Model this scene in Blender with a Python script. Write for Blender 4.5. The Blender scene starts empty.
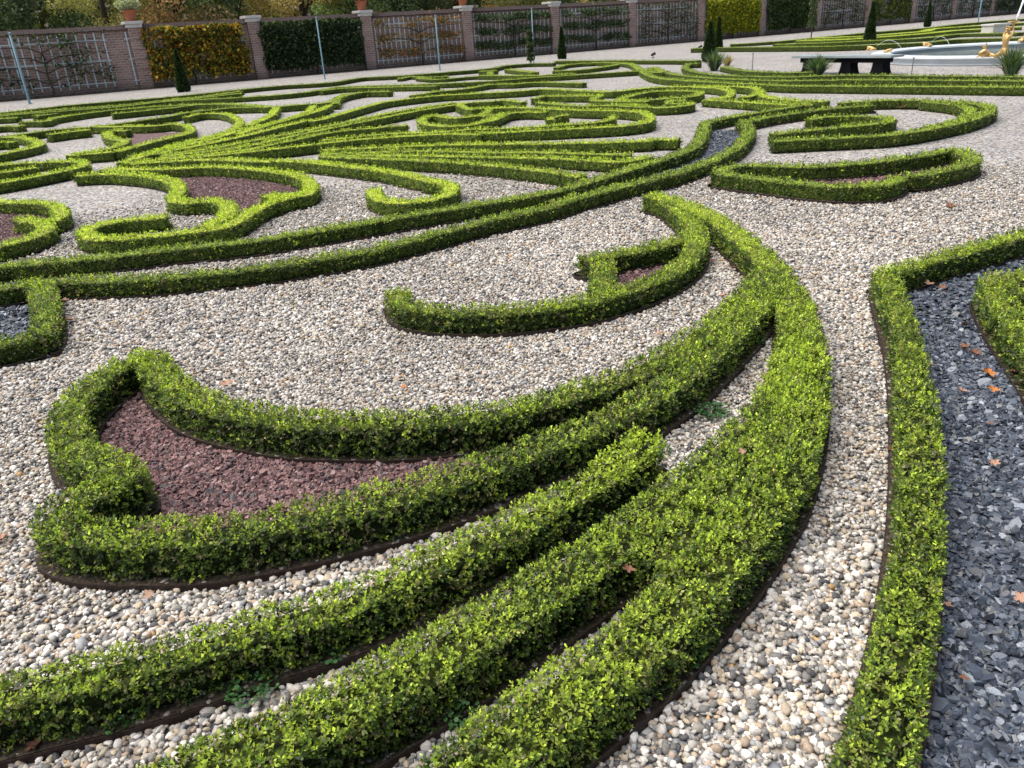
import bpy, bmesh, math, random
import numpy as np
from mathutils import Vector, Matrix
random.seed(7); rng = np.random.default_rng(7)
scene = bpy.context.scene
col = scene.collection
R = math.radians
EYE = 1.65
HEDGES = [
('broad curving box hedge sweeping down the middle, forking into two ridges below', 0.75, 0.19, 0.17, 1, [[(1.377, 7.4), (1.576, 6.925), (1.684, 6.352), (1.713, 5.865), (1.712, 5.073), (1.653, 4.558), (1.558, 4.075), (1.47, 3.719), (1.355, 3.364), (1.231, 3.034), (1.121, 2.786), (1.013, 2.572), (0.902, 2.381), (0.683, 2.077), (0.454, 1.812), (0.317, 1.668), (-0.09, 1.322), (-0.441, 0.989)], [(1.372, 3.489), (1.255, 3.189), (1.144, 2.967), (0.984, 2.698), (0.817, 2.451), (0.603, 2.173), (0.391, 1.941)], [(1.602, 4.202), (1.414, 3.641), (1.226, 3.217), (1.034, 2.903), (0.852, 2.671), (0.679, 2.494), (0.466, 2.255), (0.238, 2.037), (-0.096, 1.751), (-0.285, 1.608), (-0.563, 1.417), (-0.713, 1.345), (-0.983, 1.158), (-1.174, 1.045)]]),
('crescent shaped box hedge with a curled tip and short spur on the pale gravel', 0.5, 0.16, 0.15, 1, [[(1.387, 7.454), (1.497, 6.963), (1.509, 6.329), (1.421, 5.756), (1.296, 5.378), (1.163, 5.126), (0.994, 4.909), (0.741, 4.69), (0.476, 4.533), (0.226, 4.462), (0.075, 4.438), (-0.162, 4.449), (-0.347, 4.493), (-0.518, 4.572), (-0.622, 4.671), (-0.676, 4.805), (-0.7, 4.971)], [(1.441, 5.938), (1.23, 5.75), (0.978, 5.604), (0.674, 5.484), (0.546, 5.408)], [(0.694, 5.425), (0.622, 4.974), (0.563, 4.606)]]),
('leaf shaped box hedge enclosing the bed of purple stone chips', 0.55, 0.168, 0.175, 1, [[(-1.929, 4.006), (-1.721, 3.678), (-1.535, 3.444), (-1.376, 3.313), (-1.175, 3.195), (-0.943, 3.096), (-0.782, 3.06), (-0.458, 3.022), (-0.198, 3.036), (-0.056, 3.056), (0.204, 3.165), (0.443, 3.291), (0.654, 3.447), (0.834, 3.624), (1.064, 3.91), (1.339, 4.312), (1.643, 4.819)], [(-1.929, 4.006), (-2.024, 3.902), (-2.054, 3.778), (-2.059, 3.518), (-2.02, 3.306), (-1.946, 3.135), (-1.841, 2.981), (-1.747, 2.887), (-1.531, 2.723), (-1.483, 2.628)], [(-1.509, 2.69), (-1.552, 2.615), (-1.618, 2.561), (-1.651, 2.512), (-1.656, 2.477), (-1.639, 2.428), (-1.592, 2.373), (-1.509, 2.326), (-1.425, 2.301), (-1.301, 2.283), (-1.068, 2.267), (-0.948, 2.282), (-0.675, 2.351), (-0.386, 2.459), (-0.177, 2.567), (0.296, 2.858), (0.396, 2.928), (0.498, 3.018), (0.733, 3.261), (0.961, 3.553), (1.363, 4.16), (1.631, 4.668)]]),
('slim box hedge with taller pale new shoots at its upper end, between two gravel strips', 0.7, 0.15, 0.17, 1, [[(0.512, 2.724), (0.402, 2.572), (0.306, 2.472), (0.026, 2.244), (-0.322, 1.992), (-0.426, 1.925), (-0.528, 1.87), (-0.8, 1.766), (-0.927, 1.711), (-1.08, 1.658), (-1.412, 1.566), (-1.789, 1.478)]]),
('box hedge beside the dark slate bed turning a square corner at the gravel path', 0.6, 0.142, 0.16, 1, [[(2.322, 4.696), (1.932, 3.593), (1.604, 2.82), (1.322, 2.222), (1.074, 1.766), (0.85, 1.403), (0.53, 0.934)], [(2.304, 4.656), (3.696, 5.412), (4.408, 5.797), (5.369, 6.266)]]),
('box hedge on the slate bed cut off by the right edge of the photo', 0.6, 0.16, 0.16, 1, [[(3.552, 4.57), (3.164, 4.515), (2.838, 4.395), (2.743, 4.266), (2.602, 3.908), (2.381, 3.262), (2.207, 2.697)], [(2.897, 4.281), (2.859, 3.9), (2.782, 3.535)]]),
('lower of the two parallel long box hedges, with the square spur at left', 0.15, 0.165, 0.145, 1, [[(-3.347, 5.638), (-2.982, 4.986), (-2.852, 4.713), (-2.78, 4.511)], [(-2.799, 4.548), (-2.891, 4.464), (-3.012, 4.396), (-3.207, 4.266)], [(-4.039, 5.591), (-3.644, 5.652), (-3.391, 5.765), (-2.638, 5.68), (-2.003, 5.748), (-1.645, 5.842), (-1.101, 6.062), (-0.92, 6.181), (-0.003, 6.97), (0.36, 7.205), (0.778, 7.642), (1.298, 8.102), (1.711, 8.424), (2.007, 8.721), (2.537, 9.393), (3.056, 10.317), (3.497, 11.447), (3.611, 11.947), (3.635, 12.335)], [(3.635, 12.335), (4.174, 12.839), (4.979, 13.303), (5.346, 13.449), (6.156, 13.619)]]),
('upper of the two parallel box hedges crossing the parterre, above its twin', 0.2, 0.165, 0.145, 1, [[(-4.273, 5.964), (-4.077, 6.248), (-3.971, 6.346), (-3.828, 6.339), (-3.3, 6.393), (-2.699, 6.544), (-2.156, 6.632), (-1.834, 6.758), (-1.079, 7.143), (0.389, 7.886), (0.685, 8.105), (2.266, 9.956), (2.644, 10.798), (3.166, 12.556), (3.321, 12.796), (4.033, 13.381), (5.459, 14.356)]]),
('leaf shaped box hedge ring on the gravel at upper right, nearest the path', 0.2, 0.165, 0.165, 1, [[(2.234, 8.279), (2.873, 7.442), (3.109, 7.271), (3.366, 7.208), (3.481, 7.24), (3.568, 7.307), (3.739, 7.537)], [(3.811, 7.597), (3.904, 7.562), (4.006, 7.581), (4.508, 7.87), (4.733, 8.091), (4.873, 8.411), (4.925, 8.702), (4.899, 8.8), (4.864, 8.817), (4.479, 8.587), (3.938, 8.401), (3.528, 8.338), (3.234, 8.348), (3.051, 8.418), (2.718, 8.615), (2.546, 8.656), (2.382, 8.547), (2.243, 8.314)]]),
('large hooked box hedge curl at right with a scroll inside it', 0.3, 0.165, 0.16, 0, [[(3.415, 10.26), (4.614, 10.163), (4.881, 10.18), (5.296, 10.35), (6.074, 10.846), (6.65, 11.351), (7.082, 11.872), (7.276, 12.284), (7.379, 12.833), (7.345, 13.097), (7.219, 13.389), (6.986, 13.709), (6.756, 13.918), (6.441, 14.043), (5.753, 14.022)]]),
('inner ring of the big hooked curl, hugging its outer hedge', 0.3, 0.15, 0.15, 0, [[(6.95, 13.573), (7.088, 13.031), (7.089, 12.75), (6.995, 12.312), (6.769, 11.825), (6.468, 11.388), (6.184, 11.067), (5.971, 10.898), (5.499, 10.642)]]),
('small scroll of box hedge nested inside the big curl at right', 0.4, 0.15, 0.15, 0, [[(3.624, 10.908), (4.534, 11.17), (5.168, 11.303), (5.403, 11.408), (5.537, 11.595), (5.585, 11.828), (5.537, 12.067), (5.297, 12.269), (4.966, 12.395), (4.821, 12.366), (4.584, 12.18)]]),
('third of the long straight box hedges below the bench, the nearest and longest', 0.35, 0.16, 0.16, 0, [[(4.613, 26.103), (5.196, 27.552), (4.875, 24.794), (4.618, 26.176), (4.508, 25.713), (4.368, 23.395), (4.409, 22.575), (4.548, 21.89), (5.179, 20.16), (6.275, 17.861), (6.753, 17.37), (9.549, 14.46)]]),
('middle one of the long straight box hedges below the bench', 0.15, 0.15, 0.15, 0, [[(4.854, 26.866), (5.095, 25.92), (5.065, 24.241), (5.135, 23.211), (5.338, 22.244), (5.633, 21.329), (6.178, 20.108), (6.679, 19.291), (6.952, 19.023), (7.725, 18.581), (8.488, 17.756), (10.262, 15.575)]]),
('long dull box hedge curving round the cypress and running below the bench', 0.05, 0.15, 0.15, 0, [[(6.833, 28.228), (6.685, 28.618), (6.583, 28.601), (6.112, 27.127), (5.896, 26.056), (5.777, 24.103), (5.94, 22.589), (6.395, 21.435), (7.061, 20.418), (7.318, 20.203), (8.025, 20.005), (8.522, 19.572), (10.759, 16.353)]]),
('straight dark box hedge along the path left of the cypress', 0.0, 0.15, 0.15, 0, [[(2.755, 36.887), (5.459, 33.408), (5.346, 33.249), (7.284, 30.106)]]),
('short box hedge between the iris clump and the bench', 0.1, 0.15, 0.15, 0, [[(6.952, 25.742), (6.938, 23.628), (7.258, 22.42), (7.668, 21.637), (8.101, 21.497)]]),
('box border running along the path in front of the wall', 0.0, 0.16, 0.15, 0, [[(-17.152, 26.466), (-15.392, 25.648), (-14.966, 25.549), (-14.634, 25.601), (-14.403, 25.797), (-13.579, 27.024), (-12.994, 27.344), (-10.664, 28.236), (-10.017, 28.753), (-8.818, 30.031), (-8.044, 30.65), (-7.478, 30.909), (-6.262, 30.744), (-5.854, 30.848), (-5.569, 31.375), (-5.206, 32.653), (-4.892, 33.037), (-3.358, 32.673), (-0.388, 33.688), (0.095, 34.185), (0.41, 35.296), (0.927, 35.884), (1.352, 36.004), (1.765, 35.921), (2.55, 35.095)]]),
('second box row back from the wall path', 0.3, 0.15, 0.15, 0, [[(-14.923, 22.918), (-14.198, 23.796), (-13.792, 24.126), (-12.653, 24.507), (-10.934, 24.862), (-10.644, 25.097), (-10.129, 25.791), (-9.839, 25.977), (-9.362, 25.983), (-8.227, 25.672), (-7.364, 25.579), (-6.76, 25.622), (-6.143, 25.806), (-5.685, 26.197), (-5.29, 27.29), (-5.1, 27.676), (-4.95, 27.756), (-3.979, 27.427), (-1.777, 26.3), (-0.441, 25.947), (0.114, 25.939), (1.058, 26.236), (1.625, 26.31), (4.572, 26.368)]]),
('box row squeezed between the wall border and the second row', 0.3, 0.15, 0.15, 0, [[(-15.959, 24.568), (-14.258, 24.621), (-12.92, 25.21), (-11.2, 25.489), (-10.757, 25.83), (-10.088, 26.661)]]),
('box row passing just left of the vine bay, under the cone yew', 0.35, 0.15, 0.15, 0, [[(-10.1, 26.707), (-9.551, 26.984), (-9.197, 27.413), (-8.515, 28.964)]]),
('box row under the half bare espalier, in the far middle', 0.35, 0.15, 0.15, 0, [[(-5.338, 26.331), (-4.992, 26.862), (-4.664, 26.998), (-4.185, 26.806), (-3.499, 26.364), (-1.614, 25.199)]]),
('box row below the slender shrub, in the far middle', 0.35, 0.15, 0.15, 0, [[(-0.433, 29.367), (1.13, 27.575), (1.631, 27.292), (2.603, 27.11)]]),
('small looped box motif at the far end of the gravel court', 0.4, 0.14, 0.14, 0, [[(4.602, 26.544), (4.896, 29.427), (4.939, 31.01), (4.673, 32.473), (4.378, 33.134), (4.037, 33.505), (3.534, 33.609), (2.945, 33.33), (2.751, 32.997), (2.352, 31.589)]]),
('thin box row inside the far looped motif', 0.4, 0.14, 0.14, 0, [[(2.074, 29.465), (2.827, 29.166), (3.172, 29.262), (3.976, 30.179), (4.521, 31.048)]]),
('box row between the wall border and the cone shaped yew', 0.5, 0.15, 0.15, 0, [[(-10.216, 26.169), (-9.57, 26.398), (-9.167, 26.663), (-8.152, 27.682)]]),
('tiny box row left of the slender standard shrub', 0.5, 0.15, 0.15, 0, [[(-0.466, 32.396), (-0.082, 32.071), (0.169, 31.858)]]),
('tiny box row at the foot of the slender standard shrub', 0.5, 0.15, 0.15, 0, [[(0.558, 32.394), (1.089, 30.472), (1.471, 29.088)]]),
('arched box row with a pale gravel strip under it at far left', 0.5, 0.15, 0.16, 0, [[(-11.009, 20.828), (-11.253, 21.65), (-11.241, 21.867), (-10.984, 22.713), (-10.585, 23.336), (-10.16, 23.597), (-9.271, 23.796), (-8.732, 23.8), (-8.237, 23.619), (-7.507, 23.247), (-7.063, 22.891), (-6.12, 21.755), (-5.736, 21.118), (-5.584, 21.009), (-5.382, 20.985), (-4.612, 21.175), (-4.276, 21.173), (-4.17, 21.279), (-4.102, 21.737), (-4.147, 23.871)]]),
('short box row on the far left edge', 0.3, 0.15, 0.15, 0, [[(-14.923, 22.918), (-13.831, 22.991), (-13.201, 22.997), (-12.784, 22.882)]]),
('short box stub in front of the arched row', 0.3, 0.15, 0.15, 0, [[(-11.903, 21.325), (-11.503, 21.212), (-11.083, 20.968)]]),
('thin box stub behind the arched row at far left', 0.3, 0.15, 0.15, 0, [[(-12.454, 23.037), (-12.285, 23.376), (-12.154, 23.636)]]),
('lower short box row on the far left edge', 0.4, 0.15, 0.15, 0, [[(-12.841, 19.605), (-12.11, 20.05), (-11.652, 20.265), (-11.131, 19.961)]]),
('dark box row behind the purple hook bed', 0.3, 0.15, 0.16, 0, [[(-9.902, 21.972), (-9.014, 22.586), (-8.612, 22.853), (-8.209, 23.313)]]),
('long box row passing behind the short thick block', 0.3, 0.15, 0.16, 0, [[(-10.802, 16.364), (-9.67, 18.289), (-9.399, 18.432), (-8.845, 18.492), (-8.589, 18.671), (-7.75, 19.959), (-7.557, 20.771), (-7.118, 21.223), (-6.786, 21.44), (-6.549, 21.485), (-5.561, 21.085)]]),
('short thick straight box block on gravel at left', 0.75, 0.19, 0.17, 0, [[(-9.098, 17.136), (-8.816, 17.544), (-8.505, 17.762)]]),
('box hook enclosing a small purple bed at far left', 0.8, 0.16, 0.16, 0, [[(-8.727, 18.444), (-7.299, 17.817), (-7.124, 17.808), (-6.862, 17.945), (-6.669, 17.814), (-6.344, 17.353), (-5.903, 16.328), (-5.762, 15.746), (-5.793, 15.468), (-5.971, 14.911), (-6.168, 13.503)], [(-7.417, 17.063), (-7.772, 17.251), (-7.772, 16.899), (-7.465, 16.183), (-7.186, 15.733), (-6.677, 15.121), (-6.556, 14.768), (-6.505, 14.212), (-6.631, 13.814), (-6.861, 13.462), (-6.188, 13.551)]]),
('box hook round a patch of pale gravel behind the purple hook', 0.8, 0.15, 0.16, 0, [[(-7.113, 19.495), (-7.015, 20.139), (-6.79, 20.19), (-6.492, 20.011), (-6.015, 19.262), (-5.371, 17.722), (-5.074, 16.659), (-4.971, 15.811), (-4.987, 15.416), (-5.121, 14.79), (-5.349, 14.012), (-5.416, 12.459), (-5.513, 12.089)]]),
('short lime green box finger ending blunt beside the gravel notch', 0.95, 0.15, 0.16, 0, [[(-4.844, 16.504), (-4.875, 17.958), (-4.929, 18.714), (-5.293, 20.674)]]),
('second lime green box finger of the fan', 0.95, 0.15, 0.16, 0, [[(-5.625, 12.719), (-4.969, 14.337), (-4.861, 15.007), (-4.803, 15.562), (-4.364, 16.785), (-4.204, 17.606), (-4.171, 18.883), (-4.354, 20.526)]]),
('third lime green box finger of the fan', 0.95, 0.15, 0.16, 0, [[(-4.655, 15.05), (-4.269, 17.224), (-3.944, 19.051), (-3.932, 20.322)]]),
('hedge finger of the fan that straightens into a long row to the right', 0.9, 0.15, 0.16, 0, [[(-5.519, 12.588), (-4.539, 14.404), (-3.802, 16.764), (-3.726, 16.843), (-3.545, 16.689), (-3.482, 16.768), (-3.038, 18.776), (-2.617, 20.318), (-2.231, 20.719), (-1.708, 21.101), (-1.31, 21.257), (-0.919, 21.259), (0.189, 21.119), (0.797, 21.149), (1.079, 21.295), (1.245, 21.256), (1.538, 20.909), (2.298, 19.563), (2.557, 19.245), (2.665, 19.197), (2.925, 19.249), (3.546, 19.607), (3.839, 19.617), (4.584, 19.177), (5.083, 18.606), (5.347, 18.42), (5.472, 18.115), (5.483, 17.697), (5.26, 16.628), (4.862, 16.097), (4.788, 16.074), (4.684, 16.156)], [(5.26, 16.628), (5.095, 15.899), (5.184, 15.317), (5.333, 14.885), (5.724, 14.352)]]),
('small box bracket above the fan', 0.4, 0.15, 0.16, 0, [[(-3.872, 20.699), (-4.133, 22.687), (-4.011, 23.631), (-3.733, 24.286), (-3.472, 24.305), (-2.866, 23.878)]]),
('narrow box row fanning out under the long gravel sliver', 0.7, 0.14, 0.15, 0, [[(-5.156, 12.741), (-4.627, 13.205), (-4.352, 13.521), (-3.347, 15.163), (-2.026, 17.723), (-1.688, 18.178), (-0.872, 19.026)]]),
("box row fanning out just below the gravel sliver's twin", 0.7, 0.14, 0.15, 0, [[(-5.117, 12.636), (-4.343, 12.992), (-4.004, 13.26), (-3.703, 13.727), (-3.253, 14.705), (-1.586, 17.563), (-0.815, 18.511)]]),
('fan row with a stepped end near the small gravel notch', 0.7, 0.14, 0.15, 0, [[(-5.04, 12.432), (-4.313, 12.6), (-3.991, 12.738), (-3.723, 12.99), (-3.422, 13.479), (-3.055, 14.177), (-2.783, 14.542), (-2.526, 14.673), (-2.109, 14.762), (-1.915, 14.892), (-1.547, 14.821)]]),
('long box row running from the fan to the big loop', 0.85, 0.15, 0.16, 0, [[(-5.414, 11.97), (-4.954, 12.21), (-4.271, 12.266), (-3.824, 12.386), (-2.56, 12.986), (-2.033, 13.151), (-1.544, 13.194), (-1.038, 13.178), (-0.714, 13.093), (-0.25, 12.82), (-0.251, 12.908), (0.149, 12.884), (1.92, 12.745), (2.279, 12.915), (2.374, 13.041), (2.493, 13.402), (2.549, 14.208), (2.488, 14.579), (2.346, 14.856), (1.599, 15.513), (0.451, 16.807), (0.062, 16.979), (-0.297, 17.056), (-0.462, 16.985), (-0.52, 17.056), (-0.766, 18.191), (-0.737, 18.372), (-0.575, 18.598), (-0.41, 18.691), (-0.094, 18.642), (0.176, 18.749), (0.31, 18.611), (0.626, 17.86)]]),
("narrow fan row above the loop's lower arm", 0.85, 0.13, 0.15, 0, [[(-2.832, 13.403), (-2.108, 13.686), (-1.784, 13.759), (-1.549, 13.739), (-0.933, 13.548), (-0.367, 13.64), (-0.26, 13.66), (-0.26, 13.589), (-0.196, 13.567), (0.38, 13.45), (1.016, 13.436), (1.541, 13.497), (1.747, 13.599), (1.926, 13.818), (1.992, 14.294)]]),
('tiny box curl inside the big loop, middle distance', 0.85, 0.13, 0.15, 0, [[(0.917, 14.246), (1.007, 14.697), (1.109, 14.816), (1.299, 14.961)]]),
('straight fan row ending blunt beside the long double hedge', 0.85, 0.15, 0.15, 0, [[(-2.597, 12.192), (-0.886, 11.958), (0.07, 11.644), (0.788, 11.362), (2.019, 11.032), (2.114, 11.135), (2.444, 10.973)]]),
('thin fan row above the forked row', 0.6, 0.13, 0.14, 0, [[(-2.53, 11.839), (-1.704, 11.697), (-1.201, 11.555), (-0.765, 11.363), (-0.251, 11.033), (-0.011, 10.904), (0.466, 10.725), (1.638, 9.996)]]),
('forked fan row reaching the double hedge', 0.75, 0.14, 0.14, 0, [[(-2.237, 11.55), (-1.255, 11.177), (-0.06, 10.514), (0.659, 10.12), (1.397, 9.537), (1.544, 9.56), (1.814, 9.781)]]),
('fan row with a deep dark face above the open gravel', 0.6, 0.15, 0.15, 0, [[(-2.462, 11.495), (-1.368, 10.816), (-0.544, 10.22), (0.065, 9.68), (0.697, 8.946), (0.894, 8.635)]]),
('fan row that bends back in a hook on the gravel', 0.95, 0.17, 0.15, 0, [[(-5.434, 12.012), (-4.417, 11.997), (-4.12, 11.932), (-3.254, 11.418), (-2.7, 11.178), (-2.232, 10.771), (-1.5, 10.041), (-1.247, 9.745), (-0.576, 8.739), (-0.526, 8.62), (-0.498, 8.377), (-0.518, 8.156), (-0.556, 8.052), (-0.678, 7.911), (-0.857, 7.857), (-1.027, 7.911), (-1.158, 8.026), (-1.286, 8.341), (-1.333, 8.678)]]),
('hedge leaf wrapped round the purple bed left of centre', 0.95, 0.17, 0.15, 0, [[(-5.546, 11.602), (-4.453, 11.237), (-3.98, 11.215), (-3.624, 11.036), (-3.134, 10.68), (-2.8, 10.375), (-2.506, 10.03), (-2.325, 9.742), (-2.103, 9.135), (-2.049, 8.629), (-2.108, 8.56), (-2.37, 8.723)], [(-2.054, 8.952), (-2.132, 8.618), (-2.274, 8.433), (-2.387, 8.139), (-2.427, 7.939), (-2.457, 7.416), (-2.501, 7.258), (-2.629, 7.166), (-3.039, 7.091), (-3.32, 7.047), (-3.567, 7.096), (-3.743, 7.239), (-3.876, 7.481), (-3.858, 7.648), (-3.753, 7.795), (-3.532, 7.87), (-3.258, 7.898)], [(-5.704, 11.146), (-5.372, 11.16), (-5.183, 11.113), (-4.537, 10.665), (-4.053, 10.151), (-3.749, 9.569), (-3.536, 8.836), (-3.482, 8.744), (-3.317, 8.63), (-3.111, 8.628), (-3.009, 8.587), (-2.885, 8.443), (-2.735, 8.156), (-2.647, 7.82), (-2.636, 7.662), (-2.733, 7.272)]]),
('hedge stub curling inside the purple bed left of centre', 0.95, 0.17, 0.15, 0, [[(-2.509, 8.741), (-2.355, 8.553), (-2.324, 8.216)]]),
('box leaf shape cut by the left edge, holding purple chips', 0.8, 0.17, 0.15, 0, [[(-6.563, 9.802), (-5.529, 9.312), (-5.119, 9.13), (-4.808, 8.827), (-4.487, 8.255), (-4.457, 7.994)], [(-4.91, 8.26), (-4.602, 8.035), (-4.323, 7.656), (-4.283, 7.352), (-4.307, 7.25), (-4.393, 7.124), (-4.656, 6.575)]]),
("double row box leaf at the left edge, middle of the photo's height", 0.8, 0.16, 0.15, 0, [[(-8.259, 12.31), (-7.709, 12.783), (-7.35, 12.888), (-6.834, 12.823), (-6.456, 12.709), (-6.204, 12.469), (-6.085, 12.225), (-6.041, 12.019), (-6.084, 11.764), (-6.466, 11.035), (-6.643, 10.835), (-7.122, 10.502)]]),
('inner tongue of box between the double rows at the left edge', 0.8, 0.16, 0.15, 0, [[(-7.841, 11.646), (-7.258, 11.871), (-7.045, 11.987), (-6.81, 12.275)]]),
('box leaf tip at the left edge behind the double row', 0.8, 0.16, 0.15, 0, [[(-10.874, 16.474), (-10.285, 17.271), (-10.093, 17.393), (-9.932, 17.379), (-9.459, 16.936), (-8.584, 15.806), (-8.374, 15.392), (-8.349, 14.851), (-8.807, 13.183)]]),
('inner stub of box inside the leaf tip at the left edge', 0.8, 0.15, 0.15, 0, [[(-10.27, 15.513), (-9.882, 16.095), (-9.67, 16.356), (-9.533, 16.41), (-9.288, 16.208)]]),
('narrow box row in the middle distance behind the rounded block', 0.5, 0.14, 0.14, 0, [[(-2.14, 22.117), (-1.567, 22.981), (-1.33, 23.165), (-0.764, 23.393), (-0.179, 24.444), (0.104, 24.523), (0.585, 24.176), (1.13, 24.266), (1.396, 24.151), (2.448, 22.732)]]),
('low rounded box block in the middle with a blue green weed on it', 0.6, 0.15, 0.15, 0, [[(0.882, 18.667), (1.06, 19.139), (1.2, 19.222), (2.07, 18.578), (2.286, 18.494), (2.307, 18.39), (2.09, 17.78), (2.029, 17.396), (2.435, 16.943), (3.015, 16.429), (2.648, 16.862), (2.558, 17.18), (2.714, 17.601), (3.018, 18.119), (3.351, 18.542), (3.59, 18.678), (3.872, 18.58), (4.304, 18.173), (4.345, 17.862), (4.248, 17.392), (4.03, 16.975), (3.928, 16.914), (2.492, 16.742)]]),
('wavy box row ending in a knob, middle distance', 0.55, 0.15, 0.15, 0, [[(0.908, 17.777), (1.572, 16.521), (1.797, 16.345), (2.312, 16.114), (2.836, 15.591), (2.579, 15.803), (2.387, 15.962), (2.413, 15.895), (2.951, 15.219), (3.123, 15.145), (3.309, 15.17), (3.508, 15.275), (3.66, 15.665), (3.276, 15.795), (3.412, 16.299), (3.529, 16.334), (3.738, 16.29)]]),
('box hook opening to the right in the middle distance', 0.8, 0.15, 0.15, 0, [[(4.476, 19.207), (4.832, 18.643), (4.922, 18.186), (4.862, 17.33), (4.554, 16.391), (4.408, 16.264), (4.174, 16.198)], [(4.04, 16.181), (4.72, 14.943), (5.056, 14.353), (5.37, 14.116)]]),
('twin tongued box hook left of the loop, middle distance', 0.8, 0.15, 0.15, 0, [[(-1.164, 16.369), (-1.36, 16.032), (-1.389, 15.873), (-1.362, 15.402), (-1.255, 14.927), (-1.154, 14.705), (-0.894, 14.346), (-0.722, 14.24), (-0.445, 14.275), (-0.288, 14.471), (0.132, 15.594), (0.314, 15.87), (0.443, 15.931), (0.57, 15.919), (0.98, 15.634)], [(-1.164, 16.369), (-0.821, 15.694), (-0.691, 15.626), (-0.584, 15.649), (-0.096, 15.961)], [(-0.27, 14.53), (-0.023, 14.891), (0.192, 15.685)]]),
('short box row between the loop and the twin tongued hook', 0.7, 0.14, 0.14, 0, [[(-0.6, 17.408), (-0.231, 17.187), (-0.124, 17.055), (-0.136, 16.565), (-0.285, 15.802), (-0.203, 15.752), (0.164, 15.937)]]),
('tiny box ring by the wall border', 0.2, 0.14, 0.12, 0, [[(-3.381, 31.151), (-3.159, 32.095), (-3.043, 32.188), (-2.461, 31.055), (-2.193, 30.778), (-1.583, 30.902)]]),
('second tiny box row by the wall border', 0.2, 0.14, 0.12, 0, [[(-2.667, 30.705), (-2.119, 29.501), (-1.847, 29.142), (-1.654, 29.111), (-1.241, 29.368), (-0.935, 29.555), (-0.241, 29.507), (-0.092, 29.659), (-0.085, 31.814)]]),
('near border hedge of the second parterre behind the bench', 0.0, 0.22, 0.2, 0, [[(9.301, 39.886), (10.2, 38.91), (10.894, 37.868), (13.088, 33.699), (13.433, 33.346), (15.07, 32.285), (15.722, 31.89), (16.22, 31.806), (17.44, 32.603), (17.871, 32.538), (18.329, 31.997), (20.044, 29.024)]]),
('back border hedge of the second parterre beside the wall path', 0.2, 0.22, 0.15, 0, [[(12.047, 43.545), (13.473, 43.319), (14.467, 43.527), (15.905, 44.406), (20.886, 48.05), (23.727, 49.14), (25.354, 49.977), (28.072, 52.595), (29.332, 53.491), (39.852, 58.186)]]),
('yellow green box row inside the second parterre', 0.95, 0.5, 0.15, 0, [[(15.403, 43.033), (16.283, 41.137), (16.931, 40.68), (18.269, 40.813), (20.451, 41.545), (21.323, 41.893), (22.753, 42.904), (23.377, 43.137), (24.266, 43.045), (26.079, 42.393)]]),
('thin box row behind the yellow green one in the second parterre', 0.9, 0.45, 0.15, 0, [[(16.777, 45.065), (17.82, 43.724), (18.479, 43.336), (20.05, 43.582), (22.069, 44.475), (22.542, 44.779), (24.404, 47.63), (25.99, 48.073), (29.753, 48.437)]]),
('dark box row nearest the fountain in the second parterre', 0.3, 0.3, 0.15, 0, [[(13.175, 40.032), (14.948, 38.129), (16.369, 37.72), (17.714, 37.078), (18.3, 36.924), (18.843, 37.008), (20.384, 38.416), (20.977, 38.66), (21.522, 38.123), (22.317, 36.205)]])]
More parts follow.
